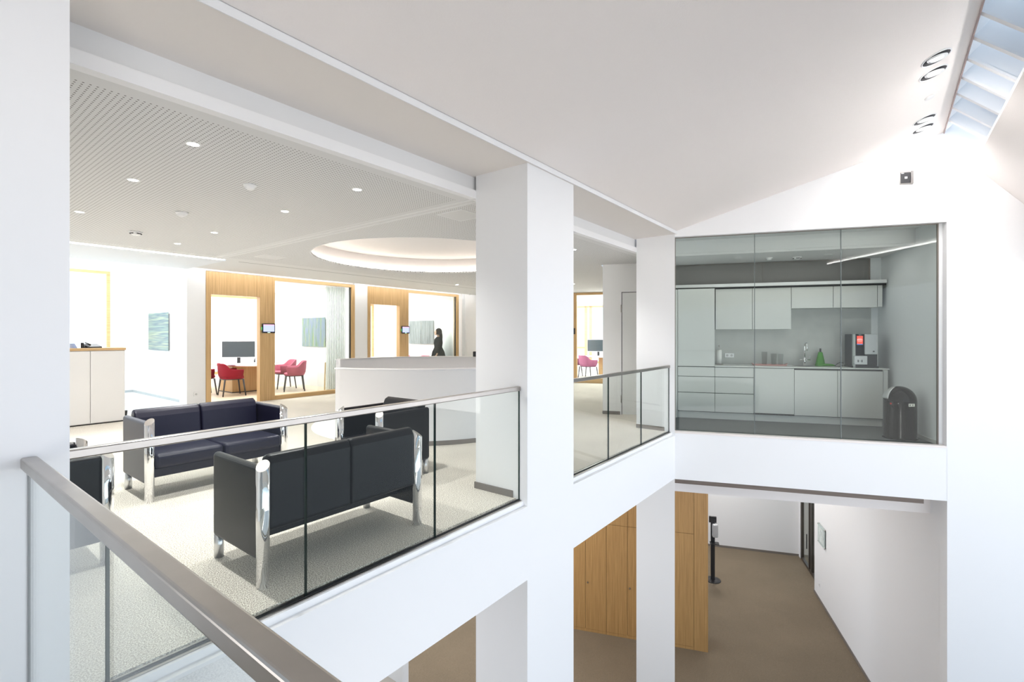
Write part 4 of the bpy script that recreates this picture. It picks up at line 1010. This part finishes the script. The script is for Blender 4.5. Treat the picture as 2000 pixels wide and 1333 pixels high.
# ------------------------------------------------------------------ person in second office
def person():
    t = thing('person', 'person with long dark brown hair and black clothes walking in second office', 'person', (11.35, 11.72, 0), 1.15)
    me = bpy.data.meshes.new('body')
    V = []; E_ = []; R = []
    def add(p, r, par=None):
        V.append(p); R.append(r)
        if par is not None: E_.append((par, len(V)-1))
        return len(V)-1
    pel = add((0, 0, .93), .115); sp1 = add((0, .01, 1.08), .10, pel); sp2 = add((0, .0, 1.25), .12, sp1); nk = add((0, -.01, 1.43), .055, sp2); hd = add((0, .0, 1.50), .055, nk); h2 = add((0, .015, 1.58), .088, hd); h3 = add((0, .01, 1.66), .075, h2)
    for s in (-1, 1):
        hip = add((s*.09, 0, .88), .09, pel); kn = add((s*.095, s*.14, .49), .058, hip); an = add((s*.09, s*.16-.06, .09), .036, kn); toe = add((s*.095, s*.16+.08, .035), .03, an)
        sh = add((s*.17, 0, 1.36), .05, sp2); el = add((s*.215, -s*.07, 1.08), .038, sh); wr = add((s*.21, .10-s*.02, .88), .026, el); pm = add((s*.205, .14-s*.02, .81), .027, wr)
        for k in range(4): add((s*(.185+.014*k), .165-s*.02, .735+.008*abs(k-1.5)), .009, pm)
        add((s*.175, .17-s*.02, .80), .010, pm)
    me.from_pydata(V, E_, []); me.materials.append(pbr('skin', (.60, .38, .28), .6))
    o = bpy.data.objects.new('body', me); COL.objects.link(o); o.parent = t
    sk_ = o.modifiers.new('skin', 'SKIN'); sk_.use_smooth_shade = True
    lay = me.skin_vertices[0] if me.skin_vertices else None
    if lay is None:
        bpy.context.view_layer.objects.active = o; bpy.ops.object.modifier_remove(modifier='skin'); sk_ = o.modifiers.new('skin', 'SKIN'); lay = me.skin_vertices[0]
    for i, r in enumerate(R): lay.data[i].radius = (r, r*(.82 if i in (0, 1, 2) else 1))
    lay.data[0].use_root = True
    o.modifiers.new('s', 'SUBSURF').levels = 1
    blk = pbr('black clothing', (.006, .006, .007), .9, spec=.05)
    def loft(name, secs, mat):
        b = MB(); n = 28; rows = []
        for (x, y, z, rx, ry) in secs: rows.append([b.bm.verts.new((x+rx*math.cos(2*PI*k/n), y+ry*math.sin(2*PI*k/n), z)) for k in range(n)])
        for A, B in zip(rows, rows[1:]):
            for k in range(n): b._f([A[k], A[(k+1) % n], B[(k+1) % n], B[k]], True)
        return b.build(name, mat, t)
    loft('dress', [(0, .0, .52, .31, .27), (0, 0, .75, .27, .24), (0, 0, .95, .225, .20), (0, .005, 1.10, .15, .125), (0, 0, 1.25, .175, .14), (0, 0, 1.36, .20, .12), (0, 0, 1.42, .10, .08), (0, 0, 1.44, .065, .06)], blk)
    for s in (-1, 1):
        b = MB(); b.tube([(s*.165, 0, 1.37), (s*.215, -s*.07, 1.08), (s*.21, .09-s*.02, .91)], [.068, .055, .042], 14); b.build('sleeve', blk, t)
        b = MB(); b.tube([(s*.09, 0, .80), (s*.095, s*.14, .49), (s*.09, s*.16-.06, .11)], [.10, .075, .05], 14); b.build('trouser_leg', blk, t)
        b = MB(); b.sphere((s*.095, s*.16+.02, .042), .045, .12, .042); b.build('shoe', M_plast, t)
    hair = pbr('dark brown hair', (.016, .008, .005), .7, spec=.08)
    b = MB(); b.sphere((0, -.012, 1.61), .108, .112, .125, 24, 14); b.sphere((0, -.075, 1.44), .10, .065, .20, 20, 12); b.build('hair', hair, t)
    b = MB(); b.sphere((0, .10, 1.585), .074, .03, .095, 20, 12); b.build('face', pbr('face skin', (.62, .40, .30), .6), t)
    for s in (-1, 1):
        b = MB(); b.sphere((s*.03, .126, 1.60), .013, .006, .008, 10, 8); b.build('eye', pbr('eye', (.05, .04, .04), .3), t)
    b = MB(); b.sphere((0, .13, 1.575), .011, .014, .02, 10, 8); b.build('nose', pbr('nose skin', (.62, .40, .30), .6), t)
    b = MB(); b.sphere((0, .122, 1.54), .024, .006, .007, 10, 8); b.build('mouth', pbr('lips', (.45, .15, .14), .5), t)
person()

# ------------------------------------------------------------------ lights
for i, x in enumerate((6.0, 9.8)): area('office_fill', (x, 13.5, 2.84), 3.0, 3.4, 85, (1, .98, .95))  # added area lights that brighten both offices, no fixture behind them
area('side_room_fill', (1.6, 13.4, 3.60), 4.0, 3.5, 110, (.94, .98, 1))  # added area light that brightens the side room
o = area('rear_office_fill', gw(-2.6, 10.2, 2.88), 2.4, 4.5, 130, (1, .98, .95), (0, 0, GROT))  # added area light that brightens the rear office
area('kitchenette_fill', gw(1.7, 1.0, 2.825), 2.8, .35, 3.2, (1, 1, .98), (0, 0, GROT))  # added dim area light lifting the kitchenette, no lamp there
for (s, d, pw_) in ((1.7, 1.6, 4), (1.9, 4.6, 12), (1.2, 6.9, 26)): area('lower_room_fill', gw(s, d, -.75), .5, .5, pw_, (1, .96, .92), (0, 0, GROT))  # added area lights, powers set to lift lower walls and floor
for (x, y) in ((2.4, 4.2), (5.6, 4.6)): area('lower_floor_fill', (x, y, -.73), .6, .6, 5, (1, .96, .92))  # added weak area lights under the lounge slab
for (x, y, pw_) in ((7.6, 7.6, 26), (7.0, 5.2, 16)): area('lower_floor_fill', (x, y, -.75), .6, .6, pw_, (1, .97, .93))  # added stronger area lights brightening lower carpet and oak fronts
